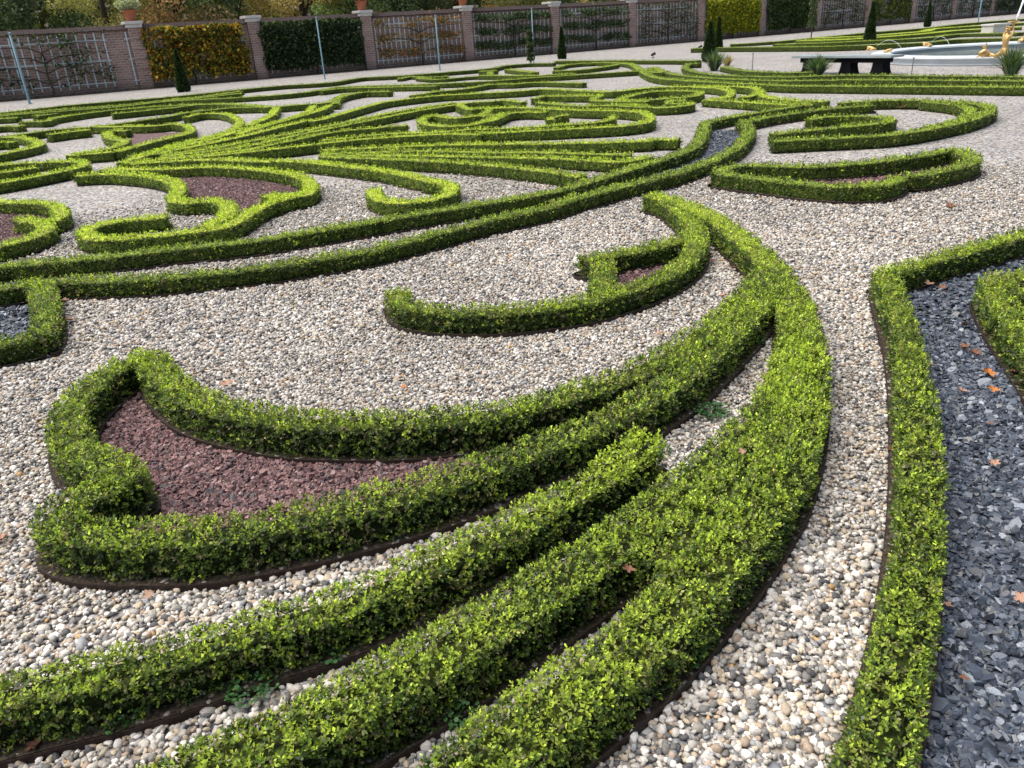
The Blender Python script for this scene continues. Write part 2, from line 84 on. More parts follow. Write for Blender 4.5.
POLY = {'purple': [[(-1.935, 4.02), (-1.992, 3.967), (-2.039, 3.897), (-2.062, 3.779), (-2.069, 3.646), (-2.064, 3.516), (-2.046, 3.391), (-1.969, 3.177), (-1.825, 2.965), (-1.664, 2.827), (-1.536, 2.733), (-1.558, 2.624), (-1.597, 2.594), (-1.63, 2.562), (-1.662, 2.485), (-1.608, 2.39), (-1.552, 2.352), (-1.482, 2.321), (-1.426, 2.308), (-1.365, 2.298), (-1.305, 2.29), (-1.248, 2.285), (-1.193, 2.281), (-1.142, 2.279), (-1.086, 2.275), (-1.024, 2.277), (-0.979, 2.285), (-0.926, 2.295), (-0.87, 2.307), (-0.816, 2.32), (-0.766, 2.333), (-0.717, 2.347), (-0.667, 2.362), (-0.618, 2.379), (-0.568, 2.396), (-0.516, 2.416), (-0.466, 2.435), (-0.421, 2.454), (-0.372, 2.474), (-0.329, 2.494), (-0.278, 2.52), (-0.229, 2.547), (-0.172, 2.579), (-0.113, 2.614), (-0.058, 2.647), (0.006, 2.687), (0.066, 2.727), (0.127, 2.767), (0.272, 3.209), (0.193, 3.173), (0.113, 3.136), (0.039, 3.103), (-0.023, 3.078), (-0.096, 3.057), (-0.168, 3.05), (-0.228, 3.044), (-0.298, 3.037), (-0.373, 3.033), (-0.446, 3.032), (-0.52, 3.036), (-0.596, 3.044), (-0.669, 3.054), (-0.734, 3.063), (-0.834, 3.078), (-0.917, 3.098), (-0.994, 3.124), (-1.074, 3.159), (-1.171, 3.202), (-1.279, 3.259), (-1.357, 3.309), (-1.44, 3.367), (-1.519, 3.434), (-1.625, 3.553), (-1.727, 3.691)], [(-8.105, 18.199), (-6.786, 17.627), (-6.55, 17.672), (-6.132, 16.918), (-5.762, 15.746), (-5.971, 14.911), (-6.677, 15.121), (-7.641, 16.48)], [(-4.642, 11.376), (-3.88, 11.179), (-3.041, 10.602), (-2.466, 9.976), (-2.184, 9.409), (-2.059, 8.893), (-2.063, 8.665), (-2.274, 8.433), (-2.414, 7.765), (-2.562, 7.459), (-2.697, 7.518), (-2.654, 7.723), (-2.735, 8.156), (-3.009, 8.587), (-3.345, 8.639), (-3.536, 8.836), (-3.661, 9.343), (-3.944, 10.009), (-4.353, 10.609)], [(-5.735, 9.391), (-5.051, 9.064), (-4.747, 8.704), (-4.616, 8.061), (-4.337, 7.659), (-4.291, 7.3), (-4.43, 7.06), (-4.656, 6.575), (-6.713, 9.85)], [(2.708, 8.74), (4.526, 8.675), (4.928, 8.803), (4.993, 8.704), (4.8, 8.232), (4.065, 7.743), (3.876, 7.725), (3.306, 7.372), (2.517, 8.1)], [(0.845, 5.497), (1.353, 5.683), (0.931, 4.797), (0.574, 4.644), (0.684, 5.401)]],
 'slate': [[(2.322, 4.696), (2.226, 4.405), (2.13, 4.127), (2.023, 3.832), (1.916, 3.553), (1.848, 3.384), (1.782, 3.225), (1.717, 3.074), (1.654, 2.93), (1.592, 2.793), (1.533, 2.664), (1.476, 2.541), (1.421, 2.424), (1.369, 2.316), (1.319, 2.216), (1.271, 2.123), (1.224, 2.036), (1.18, 1.954), (1.138, 1.877), (1.097, 1.804), (1.058, 1.737), (1.02, 1.673), (0.982, 1.61), (0.953, 1.563), (0.924, 1.518), (0.895, 1.473), (0.867, 1.429), (0.838, 1.386), (0.81, 1.344), (0.782, 1.303), (0.755, 1.263), (0.729, 1.224), (0.703, 1.188), (0.678, 1.15), (0.65, 1.11), (0.631, 1.081), (0.61, 1.051), (0.589, 1.021), (0.569, 0.991), (0.549, 0.962), (0.53, 0.934), (1.665, 0.863), (5.576, 3.437), (5.369, 6.266), (5.163, 6.166), (4.959, 6.068), (4.763, 5.973), (4.578, 5.883), (4.408, 5.797), (4.214, 5.696), (4.037, 5.599), (3.877, 5.51), (3.736, 5.433), (3.517, 5.317), (3.333, 5.22), (3.137, 5.115), (2.962, 5.02), (2.83, 4.949), (2.711, 4.883), (2.579, 4.803), (2.461, 4.731), (2.304, 4.656)], [(-4.176, 5.796), (-3.374, 5.676), (-2.928, 4.856), (-2.846, 4.624), (-3.282, 4.371)], [(3.132, 12.585), (2.68, 10.733), (2.297, 9.906), (1.803, 9.113), (1.418, 8.358), (1.87, 8.685), (2.45, 9.364), (2.933, 10.144), (3.341, 11.027), (3.721, 12.525)]]}
LEAVES = [(-3.153, 5.521, 0.02, 0.045, 2, 'pale brown maple leaf against the spur of the parallel hedge'), (-2.905, 5.094, 0.02, 0.035, 2, 'pinkish curled leaf on gravel below the spur hedge'), (-3.289, 5.71, 0.02, 0.03, 0, 'small brown leaf in the corner where spur and long hedge meet'), (-1.471, 3.814, 0.02, 0.042, 2, 'large salmon maple leaf lying on white gravel above the purple bed'), (-1.154, 3.191, 0.02, 0.033, 0, 'crumpled red brown leaf on the edging of the purple bed'), (-0.542, 3.661, 0.02, 0.018, 1, 'small orange leaf on the gravel above the long hedge arc'), (1.48, 5.531, 0.02, 0.03, 0, 'small brown leaf at the top of the gravel wedge inside the crescent'), (1.574, 5.33, 0.02, 0.035, 0, 'red brown leaf under the dark inner face of the forking hedge'), (1.35, 4.751, 0.02, 0.03, 2, 'pink brown leaf in the middle of the gravel wedge'), (0.842, 4.168, 0.02, 0.028, 2, 'pale leaf low in the gravel wedge beside the crescent'), (2.617, 4.716, 0.02, 0.035, 2, 'pale pink leaf at the corner of the slate bed'), (2.661, 4.645, 0.02, 0.03, 0, 'brown leaf beside the pink one at the slate corner'), (2.296, 3.71, 0.02, 0.03, 0, 'dark curled leaf on the slate, upper of a touching pair'), (2.297, 3.629, 0.02, 0.035, 0, 'long dark curled leaf on the slate, lower of a touching pair'), (2.226, 3.391, 0.02, 0.036, 1, 'bright orange leaf on slate, the largest'), (2.157, 3.221, 0.02, 0.026, 1, 'small yellow orange leaf just under the largest orange one'), (2.461, 4.035, 0.02, 0.022, 1, 'tiny orange leaf in the upper slate bed'), (2.032, 3.518, 0.02, 0.022, 2, 'pale leaf on slate touching the hedge edge'), (2.022, 3.23, 0.02, 0.022, 2, 'pale pink leaf on slate left of the orange pair'), (1.962, 2.902, 0.02, 0.022, 0, 'red brown scrap of leaf on slate below the orange pair'), (1.808, 2.599, 0.02, 0.022, 2, 'pale upright leaf on slate near the right edge'), (2.512, 3.785, 0.02, 0.03, 0, 'brown leaf at the foot of the right edge hedge'), (2.343, 3.372, 0.02, 0.03, 0, 'brown leaf caught on the right slate edging'), (-1.22, 2.125, 0.02, 0.02, 2, 'tan leaf stem on gravel under the leaf shaped hedge'), (-1.91, 2.503, 0.02, 0.03, 2, 'pink tan leaf on gravel at the left photo edge'), (1.453, 1.846, 0.02, 0.024, 2, 'pinkish leaf on slate at the right photo edge'), (1.125, 1.556, 0.02, 0.016, 0, 'small brown leaf on the lower slate'), (1.227, 1.837, 0.02, 0.018, 2, 'thin pale leaf on slate beside the steel edging'), (3.8, 6.687, 0.02, 0.05, 0, 'brown leaf on the open gravel right of the upper ring hedge'), (6.696, 13.747, 0.02, 0.06, 0, 'reddish leaf inside the big hooked curl'), (0.814, 2.515, 0.19, 0.016, 2, 'pinkish leaf lying on top of the broad hedge'), (1.481, 2.751, 0.02, 0.02, 0, 'dark red leaf between edging and cornered hedge'), (0.304, 1.92, 0.16, 0.02, 0, 'brown leaf wedged at the fork of the broad hedge'), (-1.278, 1.529, 0.02, 0.024, 0, 'reddish brown leaf on soil in the bottom left corner')]
WEEDS = [(-0.773, 1.698, 0.01, 0.07, 170, 'clover like weed under the slim hedge at lower left'), (-1.101, 1.592, 0.01, 0.035, 50, 'small weed by the edging near the bottom left corner'), (-0.574, 1.796, 0.01, 0.04, 60, 'weed on the gravel strip right of the lower left clover'), (-0.157, 2.131, 0.01, 0.045, 90, 'bright weed on the edging below the middle of the slim hedge'), (-0.288, 2.034, 0.01, 0.035, 60, 'weed left of the one on the edging'), (-0.179, 1.54, 0.01, 0.045, 70, 'weed in the dark fork between the two bottom ridges'), (0.268, 2.453, 0.01, 0.06, 110, 'blue green weed low on the pale shoot end of the slim hedge'), (0.884, 3.186, 0.01, 0.075, 190, 'spreading blue green weed on the narrow gravel tongue'), (0.455, 1.707, 0.01, 0.035, 60, 'weed at the right foot of the broad hedge'), (0.587, 2.858, 0.01, 0.04, 60, 'weed beside the tip of the slim hedge'), (-1.268, 2.241, 0.01, 0.03, 50, 'weed at the outer foot of the leaf shaped hedge'), (-1.072, 1.6, 0.01, 0.02, 24, 'tiny weed hanging over the bottom left edging'), (1.326, 3.972, 0.01, 0.045, 80, 'dark green weed in the slot where the broad hedge splits'), (0.547, 5.649, 0.01, 0.05, 80, "weed growing at the end of the crescent hedge's short arm")]
POSTS = [(-17.198, 31.782, 2.37, 0.042, 'thick pale blue post leaning tall before the leftmost trellis'), (-7.178, 36.805, 2.36, 0.03, 'slim pale blue post before the dark green climber'), (-2.337, 38.475, 2.18, 0.03, 'slim pale blue post before the orange brown espalier'), (1.882, 38.587, 2.22, 0.025, 'slim white blue post rising from the slender shrub'), (32.51, 57.7, 3.4, 0.04, 'pale blue post above the fountain at right')]
RODS = [(7.443, 24.456, 0.5, 'thin rod on the gravel left of the bench'), (9.695, 19.624, 0.42, 'thin rod on the gravel right of the bench'), (31.58, 60.824, 0.7, 'thin rod beside the slim yew of the second parterre')]
CONES = [(-12.051, 33.433, 1.5, 0.28, 'dark cone yew in front of the yellow orange vine'), (3.425, 42.026, 1.41, 0.22, 'narrow dark cone yew before the tiered espalier'), (7.958, 31.449, 1.33, 0.3, 'wider of the twin cone yews behind the iris clump'), (10.277, 39.062, 1.43, 0.2, 'slimmer of the twin cone yews behind the iris clump'), (16.953, 38.615, 1.65, 0.27, 'tall cone yew directly behind the bench'), (28.26, 56.014, 1.51, 0.22, 'slim yew in the second parterre near the trellis')]
STANDARDS = [(1.626, 36.027, 1.41, 'slender leafy shrub tied to the white blue post', 0.15), (18.278, 49.324, 3.0, 'ivy clad slender trunk right of the dense green climber', 0.26)]
IRIS = [(6.831, 26.337, 0.42, 0.62, 230, 'spiky iris clump in front of the twin yews'), (8.364, 21.915, 0.46, 0.5, 260, 'spiky green clump in front of the left bench leg'), (11.108, 18.125, 0.4, 0.62, 260, 'dark green iris clump in front of the gilded statue')]
DRY = (7.798, 28.418, 0.3, 0.35, 90, 'pale withered clump right of the iris by the yews')
SPOTS = [(6.977, 37.224, 'small black spotlight on the path behind the looped motif'), (10.272, 42.447, 'small black spotlight on the path left of the twin yews')]
BENCH = (9.086, 22.015, 2.949, -1.0173)
STATUE = (12.444, 20.696)
CREATURES = [(0, 12.234, 27.653, 2.2, 'gilded frog on the far left of the basin rim behind the bench', 0.85, 'thin arc of water from the frog behind the bench'), (0, 12.01, 25.955, -0.4, 'low gilded lizard on the rim right of the bench frog', 0.7, None), (0, 14.192, 27.948, 2.6, 'gilded frog on the far rim of the basin, middle', 0.85, 'thin arc of water from the frog on the far rim'), (0, 12.262, 21.238, 3.4, 'gilded winged fish on the near rim left of the merman', 1.0, None), (0, 16.955, 27.389, 1.0, 'gilded animal on the far rim at the right photo edge', 0.9, None)]
BLOCK = (22.121, 37.827)


# ------------------------------------------------------------------ helpers
def link(o, parent=None):
    col.objects.link(o)
    if parent is not None: o.parent = parent
    return o
def tag(o, label=None, cat=None, group=None, kind=None):
    if label: o['label'] = label
    if cat: o['category'] = cat
    if group: o['group'] = group
    if kind: o['kind'] = kind
    return o
def empty(name, loc, rz=0.0):
    o = bpy.data.objects.new(name, None); o.location = loc; o.rotation_euler = (0, 0, rz)
    o.empty_display_size = .1
    return link(o)
def fast_mesh(name, V, F, mat, C=None, smooth=False, parent=None, loc=None):
    """V (n,3), F (m,k) arrays -> one mesh object, optional per-vertex colour"""
    V = np.ascontiguousarray(V, dtype=np.float32); F = np.ascontiguousarray(F, dtype=np.int32)
    me = bpy.data.meshes.new(name)
    if loc is not None: V = V - np.array(loc, dtype=np.float32)
    m, k = F.shape
    me.vertices.add(len(V)); me.vertices.foreach_set('co', V.ravel())
    me.loops.add(m * k); me.loops.foreach_set('vertex_index', F.ravel())
    me.polygons.add(m); me.polygons.foreach_set('loop_start', np.arange(0, m * k, k, dtype=np.int32))
    me.polygons.foreach_set('use_smooth', np.full(m, smooth, dtype=bool))
    me.update(calc_edges=True)
    if C is not None:
        a = me.color_attributes.new('col', 'FLOAT_COLOR', 'POINT')
        C4 = np.ones((len(V), 4), dtype=np.float32); C4[:, :3] = C
        a.data.foreach_set('color', C4.ravel())
    me.materials.append(mat)
    o = bpy.data.objects.new(name, me)
    if loc is not None: o.location = loc
    return link(o, parent)
def bm_obj(name, bm, mat, parent=None, smooth=False):
    me = bpy.data.meshes.new(name); bmesh.ops.recalc_face_normals(bm, faces=bm.faces[:]); bm.to_mesh(me); bm.free()
    for m in (mat if isinstance(mat, (list, tuple)) else [mat]): me.materials.append(m)
    if smooth:
        for p in me.polygons: p.use_smooth = True
    return link(bpy.data.objects.new(name, me), parent)
def box(bm, x0, x1, y0, y1, z0, z1, bev=0.0):
    r = bmesh.ops.create_cube(bm, size=1)
    for v in r['verts']:
        v.co = Vector(((x0 + x1) / 2 + v.co.x * (x1 - x0), (y0 + y1) / 2 + v.co.y * (y1 - y0), (z0 + z1) / 2 + v.co.z * (z1 - z0)))
    if bev:
        es = list({e for v in r['verts'] for e in v.link_edges})
        bmesh.ops.bevel(bm, geom=es, offset=bev, segments=2, affect='EDGES')
def tube(bm, pts, rad, n=8, cap=True):
    pts = [Vector(p) for p in pts]; rings = []
    for i, p in enumerate(pts):
        t = (pts[min(i + 1, len(pts) - 1)] - pts[max(i - 1, 0)]).normalized()
        a = t.orthogonal().normalized(); b = t.cross(a)
        if rings:      # keep the frame from twisting
            a = (pa - t * pa.dot(t)).normalized(); b = t.cross(a)
        pa = a
        r = rad[i] if isinstance(rad, (list, tuple)) else rad
        rings.append([bm.verts.new(p + a * r * math.cos(2 * math.pi * k / n) + b * r * math.sin(2 * math.pi * k / n)) for k in range(n)])
    for q, w in zip(rings, rings[1:]):
        for k in range(n): bm.faces.new((q[k], q[(k + 1) % n], w[(k + 1) % n], w[k]))
    if cap: bm.faces.new(rings[0]); bm.faces.new(rings[-1])
def lathe(bm, prof, n=24, cx=0, cy=0):
    rings = [[bm.verts.new((cx + r * math.cos(2 * math.pi * k / n), cy + r * math.sin(2 * math.pi * k / n), z)) for k in range(n)] for r, z in prof]
    for q, w in zip(rings, rings[1:]):
        for k in range(n): bm.faces.new((q[k], q[(k + 1) % n], w[(k + 1) % n], w[k]))
    return rings

# ------------------------------------------------------------------ materials
class NT:
    def __init__(s, name):
        s.m = bpy.data.materials.new(name); s.m.use_nodes = True; s.t = s.m.node_tree; s.t.nodes.clear()
        s.out = s.t.nodes.new('ShaderNodeOutputMaterial')
    def n(s, typ, ins=None, **kw):
        nd = s.t.nodes.new('ShaderNode' + typ)
        for k, v in kw.items(): setattr(nd, k, v)
        for k, v in (ins or {}).items():
            if isinstance(v, bpy.types.NodeSocket): s.t.links.new(v, nd.inputs[k])
            else: nd.inputs[k].default_value = v
        return nd
    def ramp(s, fac, stops, interp='LINEAR'):
        nd = s.t.nodes.new('ShaderNodeValToRGB'); s.t.links.new(fac, nd.inputs[0]); cr = nd.color_ramp; cr.interpolation = interp
        while len(cr.elements) > 1: cr.elements.remove(cr.elements[-1])
        cr.elements[0].position = stops[0][0]; cr.elements[0].color = (*stops[0][1], 1)
        for p, c in stops[1:]: e = cr.elements.new(p); e.color = (*c, 1)
        return nd.outputs[0]
    def done(s, sh): s.t.links.new(sh, s.out.inputs[0]); return s.m
def mix(t, fac, a, b, mode='MIX'):
    nd = t.t.nodes.new('ShaderNodeMix'); nd.data_type = 'RGBA'; nd.blend_type = mode
    for i, v in ((0, fac), (6, a), (7, b)):
        if isinstance(v, bpy.types.NodeSocket): t.t.links.new(v, nd.inputs[i])
        else: nd.inputs[i].default_value = v if i == 0 else (*v, 1) if len(v) == 3 else v
    return nd.outputs[2]
def leaf_material(name, trans=.36, rough=.42):
    t = NT(name); c = t.n('Attribute', attribute_name='col').outputs['Color']
    p = t.n('BsdfPrincipled', {'Base Color': c, 'Roughness': rough, 'Specular IOR Level': .35})
    c2 = mix(t, 1.0, c, (1.25, 1.3, .5), 'MULTIPLY')
    tr = t.n('BsdfTranslucent', {'Color': c2})
    return t.done(t.n('MixShader', {0: trans, 1: p.outputs[0], 2: tr.outputs[0]}).outputs[0])
def plain(name, colr, rough=.6, metal=0., var=.25, scale=12., bump=.15, bscale=None, spec=.5):
    t = NT(name); tc = t.n('TexCoord').outputs['Object']
    nz = t.n('TexNoise', {'Vector': tc, 'Scale': scale, 'Detail': 6., 'Roughness': .65})
    c = t.ramp(nz.outputs[0], [(.25, tuple(x * (1 - var) for x in colr)), (.55, colr), (.8, tuple(min(1, x * (1 + var)) for x in colr))])
    nb = t.n('TexNoise', {'Vector': tc, 'Scale': bscale or scale * 5, 'Detail': 4.})
    bp = t.n('Bump', {'Strength': bump, 'Distance': .01, 'Height': nb.outputs[0]})
    return t.done(t.n('BsdfPrincipled', {'Base Color': c, 'Roughness': rough, 'Metallic': metal, 'Specular IOR Level': spec, 'Normal': bp.outputs[0]}).outputs[0])
def stone_material(name, rough=.62, spec=.4):
    t = NT(name); tc = t.n('TexCoord').outputs['Object']; c = t.n('Attribute', attribute_name='col').outputs['Color']
    nz = t.n('TexNoise', {'Vector': tc, 'Scale': 160., 'Detail': 4.})
    c2 = mix(t, 1.0, c, t.ramp(nz.outputs[0], [(.3, (.72, .7, .68)), (.6, (1, 1, 1))]), 'MULTIPLY')
    bp = t.n('Bump', {'Strength': .25, 'Distance': .003, 'Height': nz.outputs[0]})
    return t.done(t.n('BsdfPrincipled', {'Base Color': c2, 'Roughness': rough, 'Specular IOR Level': spec, 'Normal': bp.outputs[0]}).outputs[0])
def chips_ground(name, scale, stops, bump=1., rough=.7, big=((.86, .86, .86), (1, 1, 1))):
    """loose stones: one random tone per cell, each cell a little dome"""
    t = NT(name); tc = t.n('TexCoord').outputs['Object']
    wn = t.n('TexNoise', {'Vector': tc, 'Scale': scale * .7, 'Detail': 2.})
    wv = t.n('VectorMath', {0: wn.outputs['Color'], 1: (.5, .5, .5)}, operation='SUBTRACT').outputs[0]
    wv = t.n('VectorMath', {0: wv, 3: .6 / scale}, operation='SCALE').outputs[0]
    v = t.n('VectorMath', {0: tc, 1: wv}, operation='ADD').outputs[0]
    vo = t.n('TexVoronoi', {'Vector': v, 'Scale': scale, 'Randomness': 1.}, feature='F1')
    sep = t.n('SeparateColor', {0: vo.outputs['Color']})
    c = t.ramp(sep.outputs[0], stops, 'CONSTANT')
    vr = t.n('MapRange', {0: sep.outputs[1], 3: .82, 4: 1.12}).outputs[0]
    c = mix(t, 1.0, c, t.n('CombineColor', {0: vr, 1: vr, 2: vr}).outputs[0], 'MULTIPLY')
    lg = t.n('TexNoise', {'Vector': tc, 'Scale': .55, 'Detail': 5., 'Roughness': .6})
    c = mix(t, 1.0, c, t.ramp(lg.outputs[0], [(.35, big[0]), (.62, big[1])]), 'MULTIPLY')
    inv = t.n('Math', {0: 1., 1: vo.outputs['Distance']}, operation='SUBTRACT').outputs[0]
    bp = t.n('Bump', {'Strength': bump, 'Distance': .7 / scale, 'Height': inv})
    return t.done(t.n('BsdfPrincipled', {'Base Color': c, 'Roughness': rough, 'Specular IOR Level': .3, 'Normal': bp.outputs[0]}).outputs[0])
GRAV = [(.58, .545, .485), (.78, .75, .70), (.41, .39, .355), (.53, .45, .335), (.20, .195, .185), (.42, .33, .25), (.09, .09, .095), (.55, .34, .13), (.33, .34, .35)]
GRAVP = [.23, .17, .15, .13, .12, .08, .06, .005, .06]
PURP = [(.23, .135, .135), (.17, .105, .105), (.30, .185, .175), (.12, .085, .09), (.36, .27, .255), (.15, .15, .16)]
PURPP = [.3, .27, .2, .13, .06, .04]
SLAT = [(.085, .105, .14), (.058, .072, .10), (.135, .165, .21), (.30, .34, .39), (.032, .040, .055), (.17, .18, .19)]
SLATP = [.30, .25, .19, .09, .13, .04]
def stops(cols, ps):
    a = 0; out = []
    for c, p in zip(cols, ps): out.append((min(a, .999), c)); a += p
    return out
M = {}
M['leaf'] = leaf_material('box_leaves')
M['tree_leaf'] = leaf_material('tree_leaves', .3, .55)
M['core'] = plain('hedge_inside', (.020, .032, .009), .95, var=.6, scale=90, bump=.9, spec=.1)
M['stone'] = stone_material('pebbles'); M['chip'] = stone_material('purple_chips', .75, .3); M['slate'] = stone_material('slate_pieces', .42, .5)
M['gravel'] = chips_ground('gravel_surface', 40., stops([tuple(c[i] * (.78, .80, .85)[i] for i in range(3)) for c in GRAV], GRAVP), 1.)
M['purple'] = chips_ground('purple_stone_surface', 36., stops([tuple(x * .78 for x in c) for c in PURP], PURPP), 1., .8)
M['slate_g'] = chips_ground('slate_surface', 28., stops(SLAT, SLATP), 1., .5)
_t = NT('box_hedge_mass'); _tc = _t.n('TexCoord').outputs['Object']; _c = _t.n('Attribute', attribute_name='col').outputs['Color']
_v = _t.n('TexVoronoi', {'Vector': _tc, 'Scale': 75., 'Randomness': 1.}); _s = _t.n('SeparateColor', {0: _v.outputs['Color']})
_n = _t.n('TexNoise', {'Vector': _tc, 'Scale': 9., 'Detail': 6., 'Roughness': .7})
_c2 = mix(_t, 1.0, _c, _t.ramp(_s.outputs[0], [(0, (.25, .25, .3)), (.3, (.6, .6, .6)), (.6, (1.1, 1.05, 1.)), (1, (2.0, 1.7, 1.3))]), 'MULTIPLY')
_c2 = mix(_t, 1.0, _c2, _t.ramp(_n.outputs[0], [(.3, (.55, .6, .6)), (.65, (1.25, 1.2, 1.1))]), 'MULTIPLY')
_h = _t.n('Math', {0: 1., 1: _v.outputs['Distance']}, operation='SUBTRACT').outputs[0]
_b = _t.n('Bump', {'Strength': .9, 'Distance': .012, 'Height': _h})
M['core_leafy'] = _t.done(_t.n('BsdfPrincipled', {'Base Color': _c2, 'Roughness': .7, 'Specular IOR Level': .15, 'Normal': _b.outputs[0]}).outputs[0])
M['soil'] = chips_ground('soil_surface', 70., [(0, (.045, .033, .024)), (.5, (.06, .045, .03)), (.8, (.09, .07, .05)), (.93, (.3, .28, .25))], .8, .95)
M['under'] = chips_ground('gravel_bedding', 60., stops([tuple(x * .42 for x in c) for c in GRAV], GRAVP), 1.)
M['steel'] = plain('rusty_steel', (.036, .023, .018), .65, .3, .5, 25, .4)
M['trunk'] = plain('bark', (.07, .055, .042), .9, var=.4, scale=14, bump=.7)
M['blue'] = plain('blue_paint', (.16, .30, .36), .45, var=.15, scale=5, bump=.05)
M['trellis'] = plain('trellis_paint', (.55, .64, .67), .6, var=.2, scale=8, bump=.1)
M['cap'] = plain('white_stone', (.62, .61, .58), .7, var=.15, scale=6, bump=.2)
M['terracotta'] = plain('terracotta', (.46, .15, .075), .75, var=.2, scale=9, bump=.15)
M['bench'] = plain('dark_stone', (.008, .009, .011), .9, var=.4, scale=7, bump=.1, spec=.1)
M['bench_top'] = plain('bench_slab', (.34, .39, .40), .35, var=.25, scale=5, bump=.1)
M['marble'] = plain('blue_grey_marble', (.66, .72, .76), .4, var=.16, scale=2.2, bump=.05)
M['gold'] = plain('gilding', (.62, .42, .17), .45, .6, .15, 18, .2)
M['white_water'] = plain('falling_water', (.85, .9, .93), .25, var=.05, scale=30, bump=.5)
M['black'] = plain('black_metal', (.02, .02, .022), .5, var=.3, scale=20, bump=.1)
M['grey_metal'] = plain('grey_metal', (.25, .26, .26), .5, .5, .2, 20, .1)

# ------------------------------------------------------------------ camera and light
cam = bpy.data.cameras.new('camera'); cam.sensor_width = 36; cam.lens = 36 * 800 / 1024; cam.clip_end = 3000; cam.clip_start = .05
co = bpy.data.objects.new('camera', cam); link(co)
pitch, roll = R(24.1263), R(3.5820)
f = Vector((0, math.cos(pitch), -math.sin(pitch))); u0 = Vector((0, math.sin(pitch), math.cos(pitch))); r0 = Vector((1, 0, 0))
r_ = r0 * math.cos(roll) - u0 * math.sin(roll); u_ = u0 * math.cos(roll) + r0 * math.sin(roll)
co.matrix_world = Matrix(((r_.x, u_.x, -f.x, 0), (r_.y, u_.y, -f.y, 0), (r_.z, u_.z, -f.z, EYE), (0, 0, 0, 1)))
scene.camera = co
scene.view_settings.view_transform = 'Standard'; scene.view_settings.look = 'None'; scene.view_settings.exposure = 0; scene.view_settings.gamma = 1
SUN_EL, SUN_AZ = R(64), R(-82)      # azimuth measured from +Y towards +X
w = bpy.data.worlds.new('World'); scene.world = w; w.use_nodes = True; nt = w.node_tree
bg = nt.nodes['Background']; sky = nt.nodes.new('ShaderNodeTexSky'); sky.sky_type = 'NISHITA'; sky.sun_disc = False
sky.sun_elevation = SUN_EL; sky.sun_rotation = SUN_AZ; sky.air_density = 1.0; sky.dust_density = 5.0; sky.ozone_density = .6
nt.links.new(sky.outputs[0], bg.inputs[0]); bg.inputs[1].default_value = .15
sl = bpy.data.lights.new('sun', 'SUN'); sl.energy = 3.9; sl.angle = R(75); sl.color = (1, .96, .90)
so = bpy.data.objects.new('sun', sl); link(so)
d = Vector((math.sin(SUN_AZ) * math.cos(SUN_EL), math.cos(SUN_AZ) * math.cos(SUN_EL), math.sin(SUN_EL)))
so.rotation_euler = d.to_track_quat('Z', 'Y').to_euler()

# ------------------------------------------------------------------ hedge centre lines
def resample(P):
    """dense points along the line, spacing growing with distance from the viewpoint"""
    P = np.array(P, float); out = [P[0]]
    Q = np.vstack([2 * P[0] - P[1], P, 2 * P[-1] - P[-2]])
    for i in range(1, len(Q) - 2):
        p0, p1, p2, p3 = Q[i - 1:i + 3]
        L = np.linalg.norm(p2 - p1); dist = max(1., np.linalg.norm((p1 + p2) / 2)); n = max(1, int(L / (.012 * dist)))
        m1 = (p2 - p0) * .5; m2 = (p3 - p1) * .5
        for m in (m1, m2):
            k = np.linalg.norm(m)
            if k > L: m *= L / k
        for k in range(1, n + 1):
            t = k / n; out.append((2*t**3-3*t*t+1)*p1 + (t**3-2*t*t+t)*m1 + (-2*t**3+3*t*t)*p2 + (t**3-t*t)*m2)
    return np.array(out)
HS = []          # per hedge: list of centre lines
for h in HEDGES: HS.append([resample(s) for s in h[5]])
def frames(C):
    T = np.gradient(C, axis=0); T /= np.linalg.norm(T, axis=1)[:, None] + 1e-9
    return T, np.stack([T[:, 1], -T[:, 0]], 1)
def bumps(X, Y, Z, s=1.0):
    return (np.sin(X*31*s+1.3*np.sin(Y*17*s))+np.sin(Y*37*s+1.7*np.sin(Z*29*s+X*13*s))+np.sin(Z*41*s+X*23*s)*.7+np.sin(X*11*s+Y*9*s)*1.1)/3.8
def dist_to_lines(P, lines, limit=None):
    D = np.full(len(P), 1e9)
    for C in lines:
        a, b = C[:-1], C[1:]
        for i in range(0, len(a)):
            ab = b[i] - a[i]; L = ab @ ab + 1e-12
            t = np.clip(((P - a[i]) @ ab) / L, 0, 1); dd = P - a[i] - t[:, None] * ab
            D = np.minimum(D, dd[:, 0]**2 + dd[:, 1]**2)
    return np.sqrt(D)
def in_poly(P, poly):
    poly = np.array(poly); inside = np.zeros(len(P), bool); j = len(poly) - 1
    for i in range(len(poly)):
        xi, yi = poly[i]; xj, yj = poly[j]
        c = ((yi > P[:, 1]) != (yj > P[:, 1])) & (P[:, 0] < (xj - xi) * (P[:, 1] - yi) / (yj - yi + 1e-12) + xi)
        inside ^= c; j = i
    return inside

def leaf_quads(B, D, S, L, Wd, colr):
    """B base points, D leaf direction, S side direction, L length, Wd half width"""
    n = len(B); V = np.empty((n, 4, 3), np.float32)
    m = B + D * (L * .48)[:, None]
    V[:, 0] = B; V[:, 1] = m + S * Wd[:, None]; V[:, 2] = B + D * L[:, None]; V[:, 3] = m - S * Wd[:, None]
    F = np.arange(n * 4, dtype=np.int32).reshape(n, 4)
    return V.reshape(-1, 3), F, np.repeat(colr.astype(np.float32), 4, axis=0)
def nrm(v): return v / (np.linalg.norm(v, axis=1)[:, None] + 1e-9)
DARK = np.array((.042, .076, .019)); MID = np.array((.140, .225, .042)); LIME = np.array((.50, .63, .075)); BRONZE = np.array((.20, .155, .10))

